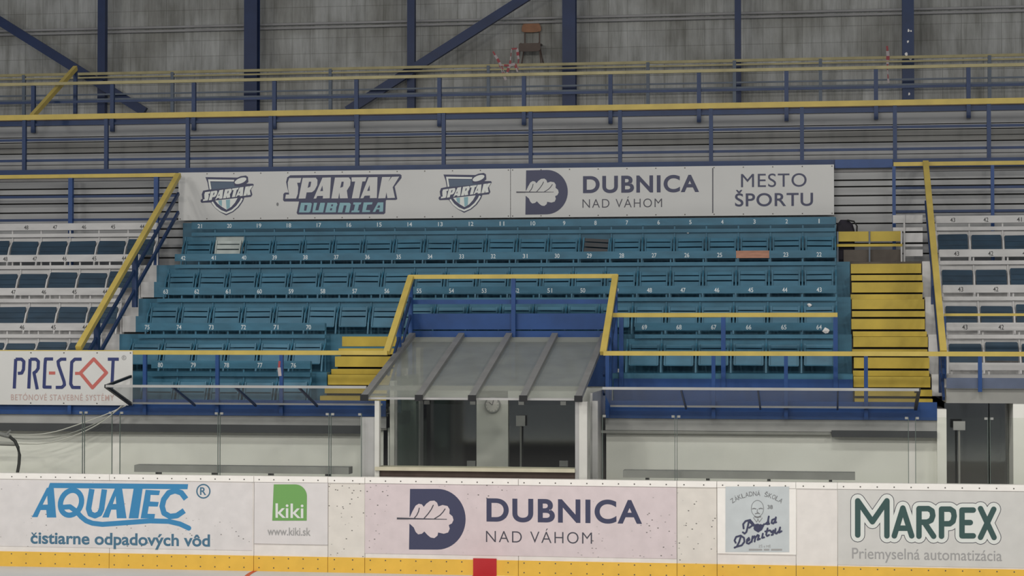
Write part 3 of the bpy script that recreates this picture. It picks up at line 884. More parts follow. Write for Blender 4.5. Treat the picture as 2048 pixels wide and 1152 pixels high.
# ------------------------------------------------------------------ guard rails
def rail(name, label, pts_top, m_top, posts, mids=(), m_post='blue_paint', w_top=0.05, h_top=0.06, pw=0.05, m_mid='blue_paint', mh=0.04, panel=None, group=None):
    """pts_top: two ends of the top rail; posts: (x, y, z0, z1); mids: bar end pairs"""
    c = (Vector(pts_top[0]) + Vector(pts_top[1])) / 2
    zb_ = min([p[2] for p in posts] + [c.z])
    t = thing(name, label, 'railing', (c.x, c.y, zb_), group)
    MB().bar(pts_top[0], pts_top[1], w_top, h_top).build('top_rail', m_top, t)
    for x, y, z0, z1 in posts:
        MB().box(x - pw / 2, x + pw / 2, y - pw / 2, y + pw / 2, z0, z1).build('post', m_post, t)
    for p, q in mids:
        MB().bar(p, q, 0.03, mh).build('mid_rail', m_mid, t)
    return t

# front edge, left and right of the booth
zr_f = W(1500, 707, Y_EDGE)[1]
YF = Y_EDGE - 0.06
xa, xb = XL, W(775, 706, YF)[0]
rail('guard_rail', 'yellow topped rail with blue posts on the front edge, left of the booth', ((xa, YF, zr_f), (xb, YF, zr_f)), 'yellow_paint',
     [(W(x, 760, YF)[0], YF, 1.93, zr_f - 0.03) for x in (290, 435, 563)] + [(W(x, 760, YF)[0], YF, 1.93, zr_f - 0.03) for x in (-10, 140)])
xa, xb = W(1207, 707, YF)[0], XR
rail('guard_rail', 'yellow topped rail with blue posts on the front edge, right of the booth', ((xa, YF, zr_f), (xb, YF, zr_f)), 'yellow_paint',
     [(W(x, 770, YF)[0], YF, 1.93 if x < 1890 else 2.3, zr_f - 0.03) for x in (1215, 1427, 1572, 1732, 1960, 2110)],
     [])
MB().box(W(1893, 757, YF)[0], XR, YF + 0.03, YF + 0.05, W(1960, 777, YF)[1], W(1960, 756, YF)[1]).build('toe_panel', 'blue_grey_panel', bpy.data.objects['guard_rail.001'])
# before the fourth row
YQ = 2.50
zq_ = W(1450, 630, YQ)[1]
rail('guard_rail', 'yellow topped rail with three blue posts before the lowest teal seats right of the booth', ((W(1226, 630, YQ)[0], YQ, zq_), (W(1675, 630, YQ)[0], YQ, zq_)), 'yellow_paint',
     [(W(x, 700, YQ)[0], YQ - 0.02, 2.30, zq_ - 0.03) for x in (1243, 1447, 1671)], pw=0.06)
rail('guard_rail', 'thin yellow rail before the white seats at the right edge', ((W(1888, 633, YQ)[0], YQ, zq_), (XR, YQ, zq_)), 'yellow_paint',
     [(W(x, 700, YQ)[0], YQ, 2.45, zq_ - 0.02) for x in (1890, 2085)], h_top=0.035, w_top=0.035, pw=0.03)
# horseshoe rail round the booth recess
YU = 3.16
zu = W(1025, 553, YU)[1]
xu0, xu1 = W(822, 553, YU)[0], W(1231, 552, YU)[0]
t = thing('recess_rail', 'yellow horseshoe rail with blue back panel above the booth roof', 'railing', ((xu0 + xu1) / 2, YU, 2.4))
MB().bar((xu0 - .03, YU, zu), (xu1 + .03, YU, zu), 0.05, 0.06).build('top_rail', 'yellow_paint', t)
for x in (xu0, xu1):
    MB().bar((x, YU, zu), (x, YF, zr_f), 0.085, 0.06).build('side_rail', 'yellow_paint', t)
    for y_, zlow in ((YU - 0.02, 2.4), (2.35, DECK)):
        zt = zu + (zr_f - zu) * (YU - y_) / (YU - YF)
        MB().box(x - 0.03, x + 0.03, y_ - 0.03, y_ + 0.03, zlow, zt - 0.03).build('post', 'blue_paint', t)
    for dz in (0.30, 0.55):
        MB().bar((x, YU - 0.03, zu - dz), (x, YF + 0.1, zr_f - dz), 0.03, 0.04).build('side_bar', 'blue_dark', t)
xm = W(1028, 600, YU)[0]
MB().box(xm - 0.03, xm + 0.03, YU - 0.07, YU - 0.02, 2.4, zu - 0.03).build('post', 'blue_paint', t)
zp1, zp0 = W(1028, 627, YU)[1], W(1028, 659, YU)[1]
MB().box(xu0 + 0.03, xu1 - 0.03, YU + 0.0, YU + 0.03, zp0, zp1).build('back_panel', 'blue_paint', t)
MB().box(xu0 + 0.03, xu1 - 0.03, YU + 0.01, YU + 0.04, 2.3, zp0 - 0.02).build('back_panel', 'blue_paint', t)
MB().box(xu0 + 0.03, xu1 - 0.03, YU - 0.01, YU + 0.02, W(1028, 608, YU)[1], W(1028, 599, YU)[1]).build('mid_rail', 'blue_paint', t)

# sloping stair rails at both ends of the centre block
def slope_rail(px_lo, px_hi, label, side, rows):
    (x_, y_), (x2, y2) = px_lo, px_hi
    ylo, yhi = YF + 0.04, 5.92
    X0, Z0 = W(x_, y_, ylo); X1, Z1 = W(x2, y2, yhi)
    X = (X0 + X1) / 2
    t = thing('stair_rail', label, 'railing', (X, (ylo + yhi) / 2, DECK))
    MB().bar((X, ylo, Z0), (X, yhi, Z1), 0.085, 0.07).build('top_rail', 'yellow_paint', t)
    for d in (0.30, 0.60):
        MB().bar((X + side, ylo, Z0 - d), (X + side, yhi, Z1 - d), 0.035, 0.05).build('mid_rail', 'blue_dark', t)
    for r in rows:
        y = row_y(r) - 0.35
        zt = Z0 + (Z1 - Z0) * (y - ylo) / (yhi - ylo)
        MB().box(X + side - 0.035, X + side + 0.035, y - 0.04, y + 0.04, max(DECK, zt - 0.86), zt - 0.02).build('post', 'blue_dark', t)
    return t
slope_rail((165, 697), (350, 350), 'yellow sloping stair rail left of the teal block, running up to the long sign', 0.0, (4.63, 2.72))
slope_rail((1885, 705), (1853, 325), 'yellow sloping stair rail right of the yellow stair', 0.0, (4.9, 2.7))

# rails behind the top seat row at either side
YS = 5.97
zs_l = W(175, 352, YS)[1]
rail('guard_rail', 'yellow topped rail behind the top white seats at the left edge', ((XL, YS, zs_l), (W(352, 350, YS)[0], YS, zs_l)), 'yellow_paint',
     [(W(x, 400, YS)[0], YS, row_z(1), zs_l - 0.03) for x in (-30, 142, 313)],
     [((XL, YS + 0.03, zs_l - d), (W(352, 400, YS)[0], YS + 0.03, zs_l - d)) for d in (0.33, 0.71)], m_mid='blue_dark', pw=0.07)
zs_r = W(1920, 327, YS)[1]
rail('guard_rail', 'yellow topped rail behind the top white seats at the right edge', ((W(1787, 328, YS)[0], YS, zs_r), (XR, YS, zs_r)), 'yellow_paint',
     [(W(x, 400, YS)[0], YS, row_z(1), zs_r - 0.03) for x in (1788, 1985, 2180)],
     [((W(1790, 400, YS)[0], YS + 0.03, zs_r - d), (XR, YS + 0.03, zs_r - d)) for d in (0.36, 0.72)], m_mid='blue_dark')

# upper walkway rails
Y1 = 6.30
z1 = W(1000, 219, Y1)[1]
p1 = [48, 212, 375, 541, 714, 887, 1061, 1240, 1422, 1604, 1790, 1978]
xs1 = [W(x, 290, Y1)[0] for x in p1]
xs1 = [xs1[0] - 2.8, xs1[0] - 1.4] + xs1 + [xs1[-1] + 1.4, xs1[-1] + 2.8]
t = rail('guard_rail', 'long yellow topped rail with blue posts on the upper walkway directly above the long sign', ((XL, Y1, z1), (XR, Y1, z1)), 'yellow_paint',
     [(x, Y1 + 0.02, Z_TOP, z1 - 0.03) for x in xs1],
     [((XL, Y1 + 0.05, z1 - d), (XR, Y1 + 0.05, z1 - d)) for d in (0.37, 0.71)], m_post='blue_dark', m_mid='blue_dark', h_top=0.085, pw=0.06)
MB().box(XL, XR, Y1 - 0.03, Y1 + 0.06, W(1000, 345, Y1)[1], W(1000, 328, Y1)[1]).build('base_beam', 'blue_dark', t)
xa, xb = W(1670, 325, 6.25)[0], W(1785, 325, 6.25)[0]
solo(MB().box(xa, xb, 6.22, 6.265, W(1727, 336, 6.25)[1], W(1727, 319, 6.25)[1]), 'blue_plate', 'blue_paint', 'short bright blue plate on the walkway edge right of the long sign', 'plate')
Y2 = 7.40
z2_ = W(1000, 150, Y2)[1]
p2 = [67, 225, 388, 549, 713, 879, 1048, 1221, 1398, 1573, 1752, 1937]
xs2 = [W(x, 200, Y2)[0] for x in p2]
xs2 = [xs2[0] - 1.4] + xs2 + [xs2[-1] + 1.4]
t = rail('guard_rail', 'second long yellow topped rail with blue posts, on the terrace behind the walkway', ((XL, Y2, z2_), (XR, Y2, z2_)), 'yellow_worn',
     [(x, Y2, W(1000, 251, Y2)[1], z2_ - 0.03) for x in xs2],
     [((XL, Y2 + 0.015, W(1000, 188, Y2)[1]), (XR, Y2 + 0.015, W(1000, 188, Y2)[1])), ((XL, Y2 + 0.015, W(1000, 234, Y2)[1]), (XR, Y2 + 0.015, W(1000, 234, Y2)[1]))],
     m_post='blue_dark', m_mid='blue_dark', h_top=0.05, pw=0.065)
Y3 = 11.35
z3 = W(1000, 131, Y3)[1]
p3 = [48, 345, 661, 977, 1296, 1469, 1641, 1979]
t = rail('guard_rail', 'third thin yellow rail farthest back, along the ledge of the rear wall', ((XL, Y3, z3), (XR, Y3, z3)), 'yellow_worn',
     [(W(x, 180, Y3)[0], Y3, ZU, z3) for x in p3],
     [((XL, Y3, W(1000, 174, Y3)[1]), (XR, Y3, W(1000, 174, Y3)[1])), ((XL, Y3, W(1000, 184, Y3)[1]), (XR, Y3, W(1000, 184, Y3)[1]))],
     m_post='grey_blue_paint', m_mid='grey_blue_paint', h_top=0.05, w_top=0.04, pw=0.06, mh=0.03)
zl_ = W(1000, 139, Y3)[1]
MB().bar((XL, Y3 - 0.01, zl_), (XR, Y3 - 0.01, zl_), 0.03, 0.03).build('lower_rail', 'yellow_worn', t)
# short sloping hand rail at the upper left
pa, pb = P3(64, 233, 6.42), P3(151, 136, 8.45)
t = thing('hand_rail', 'short yellow sloping hand rail between the upper rails at the top left', 'railing', (pa.x, pa.y, pa.z))
MB().bar(pa, pb, 0.07, 0.08).build('top_rail', 'yellow_paint', t)
MB().box(pb.x - 0.03, pb.x + 0.03, pb.y - 0.03, pb.y + 0.03, ZU, pb.z).build('post', 'blue_dark', t)

# ------------------------------------------------------------------ columns, braces, pipes of the rear wall
YC = 11.72
for x, wpx, lb in ((205, 16, 'slim dark blue steel column near the left edge'), (504, 27, 'thick dark blue steel column left of the middle'), (823, 15, 'slim dark blue steel column by the foot of the right brace'),
                   (1139, 26, 'thick dark blue steel column right of the wooden chair'), (1476, 12, 'slim dark blue steel column above the sign corner'), (1816, 22, 'thick blue steel column with white paint flakes at the right')):
    X = W(x, 110, YC)[0]
    wd = wpx / 4000 * 37.5
    t = thing('steel_column', lb, 'column', (X, YC, ZU))
    m = 'column_blue' if x < 1700 else 'blue_dark'
    mb = MB()
    if wpx > 18:      # wide flange section
        mb.box(X - wd / 2, X + wd / 2, YC - 0.11, YC - 0.09, ZU, 12.6).box(X - wd / 2, X + wd / 2, YC + 0.09, YC + 0.11, ZU, 12.6).box(X - 0.012, X + 0.012, YC - 0.09, YC + 0.09, ZU, 12.6)
    else:
        mb.box(X - wd / 2, X + wd / 2, YC - 0.07, YC + 0.07, ZU, 12.6)
    mb.build('shaft', m, t)
    MB().box(X - wd / 2 - 0.03, X + wd / 2 + 0.03, YC - 0.12, YC + 0.12, ZU, ZU + 0.03).build('base_plate', m, t)
    if x > 1700:
        mb = MB()
        for px, py, s in ((1817, 61, 4), (1816, 83, 3), (1813, 108, 5), (1821, 117, 4), (1818, 188, 3), (1822, 62, 2)):
            mb.flat([P3(px + s * math.cos(a) * random.uniform(.4, 1), py + s * 1.3 * math.sin(a) * random.uniform(.5, 1), YC - 0.114) for a in (k * math.pi / 3 for k in range(6))])
        mb.build('paint_flakes', 'cap_white', t, fix=False)
for (a, b, lb) in (((-420, -221), (290, 224), 'dark blue diagonal brace falling to the right at the top left'), ((1420, -240), (695, 222), 'dark blue diagonal brace rising to the right towards the wooden chair')):
    p, q = P3(a[0], a[1], YC - 0.2), P3(b[0], b[1], YC - 0.2)
    solo(MB().bar(p, q, 0.10, 0.17), 'diagonal_brace', 'column_blue', lb, 'brace')
for py, lb in ((38, 'upper of two pale horizontal pipes high on the rear wall'), (46, 'lower of two pale horizontal pipes high on the rear wall')):
    z = W(1000, py, 12.2)[1]
    solo(MB().tube([(XL, 12.22, z), (XR, 12.22, z)], 0.022), 'wall_pipe', 'terrace_grey', lb, 'pipe')

# ------------------------------------------------------------------ seats
def seat_parts(root, kind):
    """tip-up seat, origin on the floor below the middle of its backrest"""
    mb_ = 'teal_paint' if kind == 'teal' else 'white_paint'
    h = PITCH_X / 2
    s1 = MB().box(-h, h, -0.046, -0.022, 0.59, 0.70).build('number_slat', mb_, root)
    MB().box(-h, h, -0.046, -0.022, 0.48, 0.535).build('back_slat', mb_, root)
    MB().box(-h + 0.012, h - 0.012, 0.0, 0.02, 0.24, 0.468).build('back_panel', mb_, root)
    if kind == 'teal':
        mb = MB()
        def pl(z0, z1, w0):
            y0, y1 = -0.055 - (0.40 - z0) * 0.38, -0.055 - (0.40 - z1) * 0.38
            mb.add([(-w0, y0 - .018, z0), (w0, y0 - .018, z0), (w0, y1 - .018, z1), (-w0, y1 - .018, z1), (-w0, y0, z0), (w0, y0, z0), (w0, y1, z1), (-w0, y1, z1)],
                   [(0, 1, 2, 3), (5, 4, 7, 6), (0, 4, 5, 1), (3, 2, 6, 7), (0, 3, 7, 4), (1, 5, 6, 2)])
        pl(0.345, 0.392, 0.185); pl(0.265, 0.328, 0.185); pl(0.112, 0.245, 0.185)
        st = mb.build('seat', 'teal_paint', root)
        mb = MB()
        for sx in (-1, 1):
            mb.bar((sx * 0.197, -0.075, 0.40), (sx * 0.197, -0.185, 0.105), 0.02, 0.03)
        mb.bar((-0.2, -0.187, 0.108), (0.2, -0.187, 0.108), 0.02, 0.016)
        mb.build('seat_frame', 'teal_paint', st)
    else:
        mb = MB()
        prof = [(-0.215, 0.155), (0.215, 0.155), (0.218, 0.392), (0.205, 0.41), (-0.205, 0.41), (-0.218, 0.392)]
        n = len(prof)
        def yy(z): return -0.06 - (0.41 - z) * 0.45
        vs = [(x, yy(z) - 0.02, z) for x, z in prof] + [(x, yy(z), z) for x, z in prof]
        mb.add(vs, [tuple(range(n)), tuple(range(2 * n - 1, n - 1, -1))] + [(i, i + n, (i + 1) % n + n, (i + 1) % n) for i in range(n)])
        st = mb.build('seat', 'navy_seat', root)
        mb = MB()
        for z in (0.245, 0.325): mb.bar((-0.2, yy(z) - 0.022, z), (0.2, yy(z) - 0.022, z), 0.012, 0.006)
        mb.build('seat_batten', 'navy_seat', st)
    side_frame(root, h, mb_)
    return s1

def side_frame(root, x, m, top=0.695):
    mb = MB()
    mb.box(x - 0.011, x + 0.011, -0.021, -0.0005, 0.0, top)
    mb.bar((x, -0.012, 0.40), (x, -0.13, 0.30), 0.022, 0.03).bar((x, -0.13, 0.31), (x, -0.20, 0.16), 0.022, 0.03).bar((x, -0.20, 0.17), (x, -0.24, 0.0), 0.022, 0.03)
    return mb.build('side_frame', m, root)

PROTO = {}
for kind in ('teal', 'white'):
    r = bpy.data.objects.new('tip_up_seat', None)
    COL.objects.link(r); ORG[r.name] = Vector((0, 0, 0))
    seat_parts(r, kind)
    PROTO[kind] = r
USED = set()

def copy_tree(o, parent=None):
    c = o.copy(); COL.objects.link(c)
    if parent is not None: c.parent = parent
    for ch in list(o.children): copy_tree(ch, c)
    return c

_nm = {}
def number_mesh(s, m):
    if (s, m) in _nm: return _nm[(s, m)]
    vs, fs = text2d(s, 0.012)
    hgt = 0.066; wd = 0.036 * len(s) if s != '1' else 0.016
    me = bpy.data.meshes.new('painted_number')
    me.from_pydata([((a - 0.5) * wd, -0.0475, 0.605 + b * hgt) for a, b in vs], [], fs)
    me.materials.append(MATS[m])
    _nm[(s, m)] = me
    return me

def place_seat(kind, x, r, num, label, group, left_end=False):
    o = PROTO[kind] if kind not in USED else copy_tree(PROTO[kind])
    USED.add(kind)
    o.location = (x, row_y(r), row_z(r))
    tag(o, label, 'seat', group)
    ORG[o.name] = Vector(o.location)
    sl = [c for c in o.children if c.name.startswith('number_slat')][0]
    todo.append((o, sl, num, kind, left_end))
    return o

todo = []
SEATS = {}
RN = {1: 'top', 2: 'second', 3: 'third', 4: 'fourth', 5: 'lowest'}
for r in (1, 2, 3, 4, 5):
    for k in range(21):
        if r == 4 and 6 <= k <= 14: continue
        if r == 5 and not (15 <= k <= 19): continue
        num = {1: k + 1, 2: 22 + k, 3: 43 + k, 4: 64 + k if k < 6 else 70 + (k - 15), 5: 76 + (k - 15)}[r]
        lb = 'teal wooden tip-up seat numbered %d in the %s teal row' % (num, RN[r])
        body = str(num)
        if r == 1 and k == 7: lb = 'teal seat numbered 8 in the top teal row, broken, its planks darkened as an opening'
        if r == 1 and k == 19: lb = 'seat numbered 20 in the top teal row with pale unpainted planks'
        if r == 2 and k == 2: lb, body = 'teal seat in the second teal row with a bare reddish back slat', ''
        SEATS[(r, k)] = place_seat('teal', seat_x(k), r, body, lb, 'teal tip-up seats of the centre block',
                                   left_end=(k == 20 or (r == 4 and k == 5) or (r == 5 and k == 19)))
xwl = -10.73
for r, js in ((1, range(6)), (2, range(6)), (3, range(5)), (4, range(5))):
    for j in js:
        place_seat('white', xwl - PITCH_X * j, r, str(44 + j), 'white framed navy seat numbered %d, %s row left of the sloping yellow rail' % (44 + j, RN[r]), 'navy and white seats left of the sloping rail')
xwr = 1.93
for r in (1, 2, 3, 4):
    for j in range(4):
        num = str(43 - j)
        lb = 'white framed navy seat numbered %d, %s row at the right edge' % (43 - j, RN[r])
        place_seat('white', xwr + PITCH_X * j, r, num, lb, 'navy and white seats right of the yellow stair', left_end=(j == 0))
for o, sl, num, kind, le in todo:
    if num:
        n = bpy.data.objects.new('painted_number', number_mesh(num, 'number_white' if kind == 'teal' else 'number_black'))
        COL.objects.link(n); n.parent = sl
    if le:
        ORG[o.name] = Vector((0, 0, 0))
        side_frame(o, -PITCH_X / 2, 'teal_paint' if kind == 'teal' else 'white_paint', 0.47 if kind == 'teal' else 0.695)
        if kind == 'teal':                 # the slats of the last seat stop short of its side frame
            for nm in ('number_slat', 'back_slat'):
                c = [q for q in o.children if q.name.split('.')[0] == nm][0]
                c.data = c.data.copy()
                for v in c.data.vertices:
                    if v.co.x < -0.2: v.co.x = -0.135

def child(o, nm): return [c for c in o.children if c.name.split('.')[0] == nm][0]
def repaint(ob, m):
    ob.data = ob.data.copy(); ob.data.materials[0] = MATS[m]
def sub(o, nm): return child(o, nm)
# slanted navy seat boards standing a little differently
for o, sl, num, kind, le in todo:
    if kind == 'white':
        s_ = child(o, 'seat'); s_.location.z += random.choice((0, 0, 0.012, 0.025, -0.01)); s_.rotation_euler.y = random.uniform(-0.012, 0.012)
    else:
        s_ = child(o, 'seat'); s_.location.z += random.uniform(-0.006, 0.006); s_.rotation_euler.y = random.uniform(-0.01, 0.01)
# odd seats
o = SEATS[(1, 7)]; repaint(child(o, 'seat'), 'duct_dark'); child(o, 'seat')['label'] = 'broken seat planks darkened for the shaded opening'; child(o, 'seat').rotation_euler.y = 0.06  # dark colour stands for the shaded opening of missing planks
repaint(child(o, 'back_panel'), 'teal_shade')  # back panel darkened for the same shade
o = SEATS[(1, 19)]
for nm in ('seat', 'back_panel'): repaint(child(o, nm), 'grey_wood'); child(o, nm)['label'] = 'pale unpainted wood'
for g in child(o, 'seat').children: repaint(g, 'grey_wood')
o = SEATS[(2, 2)]; repaint(child(o, 'number_slat'), 'raw_wood'); child(o, 'number_slat')['label'] = 'bare reddish wooden slat'
# slatted back rail in front of the lowest white seats on the right
xa, xb, yb_ = 1.66, XR, 2.34
t = thing('slatted_back_rail', 'white two-slat back rail above the dark doorway at the right edge', 'back rail', ((xa + xb) / 2, yb_, 2.33))
MB().box(xa, xb, yb_ - 0.046, yb_ - 0.022, row_z(5) + 0.60, row_z(5) + 0.70).build('back_slat', 'white_paint', t)
MB().box(xa, xb, yb_ - 0.046, yb_ - 0.022, row_z(5) + 0.48, row_z(5) + 0.535).build('back_slat', 'white_paint', t)
for k in range(9):
    x = xa + 0.04 + k * PITCH_X
    MB().box(x - 0.011, x + 0.011, yb_ - 0.02, yb_, 2.33, row_z(5) + 0.69).build('leg', 'white_paint', t)

# yellow two-seat bench at the head of the stair
xa, xb = 0.215, 1.185
yb_, zb_ = row_y(1) - 0.06, row_z(1)
t = thing('seat_bench', 'yellow two-seat bench without backrest at the head of the long yellow stair', 'bench', ((xa + xb) / 2, yb_, zb_))
xm = (xa + xb) / 2
for a, b in ((xa + .01, xm - .012), (xm + .012, xb - .01)):
    MB().box(a, b, yb_, yb_ + 0.025, zb_ + 0.325, zb_ + 0.475).build('seat_board', 'step_yellow', t)
MB().box(xa, xb, yb_ - 0.03, yb_, zb_ + 0.245, zb_ + 0.285).build('front_bar', 'step_yellow', t)
for x in (xa + .012, xm, xb - .012):
    MB().box(x - 0.011, x + 0.011, yb_ - 0.02, yb_ + 0.02, zb_, zb_ + 0.475).build('leg', 'white_paint' if x > xm else 'grey_blue_paint', t)
MB().box(xa + .1, xb, yb_ + 0.04, yb_ + 0.06, zb_ + 0.02, zb_ + 0.20).build('kick_panel', 'brown_panel', t)
# white slatted seat back without a seat, beside the bench
xa, xb = 1.05, 1.49
t = thing('slatted_seat_back', 'white slatted seat back without a seat board, between yellow bench and sloping rail', 'bench', ((xa + xb) / 2, row_y(1), zb_))
for a, b, nm in ((0.60, 0.72, 'back_slat'), (0.48, 0.535, 'back_slat'), (0.31, 0.45, 'back_panel'), (0.245, 0.28, 'back_slat'), (0.10, 0.20, 'back_panel')):
    x0_ = xa if a > 0.46 else 1.22
    MB().box(x0_, xb, row_y(1) + (0 if a > 0.46 else 0.0), row_y(1) + 0.025, zb_ + a, zb_ + b).build(nm, 'white_paint', t)
MB().box(1.205, 1.23, row_y(1) - 0.02, row_y(1) + 0.02, zb_, zb_ + 0.72).build('leg', 'white_paint', t)

# ------------------------------------------------------------------ stairs
FR = [(0.07, 0.0), (0.39, 0.22), (0.60, 0.42), (0.93, 0.62)]
def stair(x0, x1, rows, label, zbot, dx=0.0):
    yf = row_y(rows[-1]) - 0.65
    t = thing('staircase', label, 'stair', ((x0 + x1) / 2, yf, zbot))
    edges = []
    for r in rows:
        for fz, fy in FR:
            edges.append((row_y(r) - 0.65 - fy * 1.0, row_z(r) - fz * RISE))
    edges = [e for e in edges if e[1] > zbot + 0.02]
    for i, (y, z) in enumerate(edges):
        zn = edges[i + 1][1] if i + 1 < len(edges) else zbot
        yn = edges[i - 1][0] if i else y + 0.3
        j = random.uniform(-0.012, 0.012)
        MB().box(x0 + j, x1 + j, y - 0.005, y + 0.035, zn + (0.034 if i % 4 < 3 else 0.008), z + 0.004).box(x0 + j, x1 + j, y + 0.035, yn, z - 0.03, z + 0.004).build('step', 'step_yellow', t)
    mb = MB()
    for i, (y, z) in enumerate(edges):
        zn = edges[i + 1][1] if i + 1 < len(edges) else zbot
        yn = edges[i - 1][0] if i else y + 0.2
        mb.box(x0 + 0.02, x1 - 0.02, y + 0.06, yn - 0.0, zbot - 0.05 if i == len(edges) - 1 else zn - 0.15, z - 0.032)
    mb.build('shade_backing', 'gap_shade', t)  # dark blocks painted as the shadow lines under the treads
    return t
# the stair flights stand in front of the terrace blocks
stair(X_STAIR0, X_STAIR1, (1, 2, 3, 4), 'long yellow wooden stair at the right end of the teal seats', DECK)
stair(X_LS0 + 0.02, X_BOX0 - 0.10, (3, 4), 'short yellow wooden stair left of the booth roof', DECK)

# steps of the aisle between the sloping rail and the teal block
for r in (1, 2, 3, 4):
    y = row_y(r) - 0.65
    zn = row_z(r + 1)
    t = thing('aisle_step', 'half white half teal aisle step left of the teal seats, beside the %s teal row' % RN[r + 1], 'step', (-10.25, y - 0.2, zn))
    for a, b, m, nm in ((-10.46, -10.25, 'white_paint', 'white_half'), (-10.25, -10.05, 'teal_paint', 'teal_half')):
        MB().box(a, b, y - 0.21, y - 0.18, zn + 0.03, zn + 0.27).box(a, b, y - 0.18, y, zn + 0.23, zn + 0.27).build(nm, m, t)
    MB().box(-10.45, -10.06, y - 0.16, y, zn, zn + 0.22).build('shade_backing', 'gap_shade', t)  # dark block stands for the shade below the step

# ------------------------------------------------------------------ banners
def banner(name, label, cat, x0, x1, y0, y1, Y, xc=None):
    xc = xc or (x0 + x1) / 2
    xa, xb = W(x0, (y0 + y1) / 2, Y)[0], W(x1, (y0 + y1) / 2, Y)[0]
    za, zb_ = W(xc, y1, Y)[1], W(xc, y0, Y)[1]
    t = thing(name, label, cat, ((xa + xb) / 2, Y, za))
    MB().box(xa, xb, Y, Y + 0.012, za, zb_).build('panel', 'banner_white', t)
    mb = MB()
    n = max(3, round((xb - xa) / 0.45))
    for k in range(n + 1):
        x = xa + 0.03 + k * (xb - xa - 0.06) / n
        for z in (za + 0.025, zb_ - 0.025): mb.box(x - 0.008, x + 0.008, Y - 0.004, Y, z - 0.008, z + 0.008)
    mb.build('eyelets', 'bolt_dark', t)
    return t
YBN = 6.17
YP = YBN - 0.004
t = banner('sign_banner', 'white sign with two shield emblems and slanted club lettering, left half of the long sign', 'sign', 357, 1020.5, 337, 435.3, YBN, 1021)
ZW = zoomtf(7.585, 550, 335)
out = [(230, 118), (1895, 100), (1918, 115), (1918, 160), (1815, 290), (1855, 480), (1830, 492), (1690, 492), (1680, 505), (1672, 690), (1650, 708), (345, 712), (328, 690), (365, 515), (140, 515), (122, 495), (128, 400), (150, 380), (205, 380), (185, 300), (168, 220), (185, 150)]
SP = [[(215, 160), (400, 158), (382, 230), (335, 232), (352, 300), (345, 400), (320, 470), (155, 472), (165, 410), (215, 410), (200, 330), (193, 230)],
      [(420, 158), (620, 155), (645, 190), (640, 270), (600, 345), (560, 375), (480, 378), (462, 470), (358, 472)],
      [(720, 155), (848, 150), (830, 466), (725, 470), (728, 430), (640, 432), (625, 470), (585, 472)],
      [(910, 152), (1120, 150), (1148, 190), (1140, 270), (1090, 350), (1105, 466), (985, 468), (975, 380), (960, 470), (855, 470)],
      [(1160, 150), (1390, 147), (1370, 210), (1325, 212), (1275, 466), (1165, 468), (1215, 212), (1165, 215)],
      [(1420, 148), (1555, 145), (1545, 463), (1440, 465), (1440, 425), (1360, 428), (1340, 465), (1295, 468)],
      [(1625, 145), (1755, 143), (1720, 215), (1772, 142), (1885, 138), (1785, 300), (1820, 460), (1705, 465), (1690, 375), (1675, 465), (1565, 468)]]
SPH = [[(515, 215), (550, 215), (535, 290), (495, 310)], [(718, 275), (728, 355), (685, 358)], [(1010, 215), (1042, 215), (1032, 290), (990, 308)], [(1435, 265), (1437, 352), (1398, 355)]]
DU = [[(395, 535), (545, 535), (560, 550), (535, 670), (515, 682), (362, 682)], [(590, 535), (640, 535), (612, 650), (658, 650), (688, 535), (760, 535), (730, 682), (565, 682)],
      [(795, 535), (935, 535), (948, 560), (930, 602), (925, 680), (760, 682)], [(985, 535), (1130, 535), (1150, 555), (1125, 682), (1060, 682), (1085, 575), (1045, 575), (1020, 682), (950, 682)],
      [(1190, 530), (1310, 530), (1300, 560), (1275, 565), (1255, 650), (1285, 655), (1275, 680), (1155, 680), (1165, 655), (1195, 650), (1215, 565), (1185, 560)],
      [(1345, 530), (1480, 528), (1472, 560), (1400, 565), (1380, 645), (1445, 650), (1440, 675), (1320, 678)], [(1560, 530), (1645, 528), (1640, 670), (1580, 672), (1585, 635), (1540, 635), (1520, 675), (1480, 675)]]
DUH = [[(450, 570), (492, 570), (472, 655), (440, 655)], [(855, 560), (882, 560), (874, 588), (850, 588)], [(840, 618), (868, 618), (860, 650), (833, 650)], [(1567, 575), (1592, 575), (1590, 610), (1550, 612)]]
print_polys('lettering_outline', [out], YP, 'navy_print', t, ZW)
print_polys('club_name', SP, YP - 0.003, 'banner_white', t, ZW)
print_polys('town_name', DU, YP - 0.003, 'aqua_print', t, ZW)
print_polys('letter_counters', SPH + DUH, YP - 0.006, 'navy_print', t, ZW)
print_polys('smudge', [ellipse2d(555, 408.5, 2.2, 3.5)], YP, 'grey_print', t)
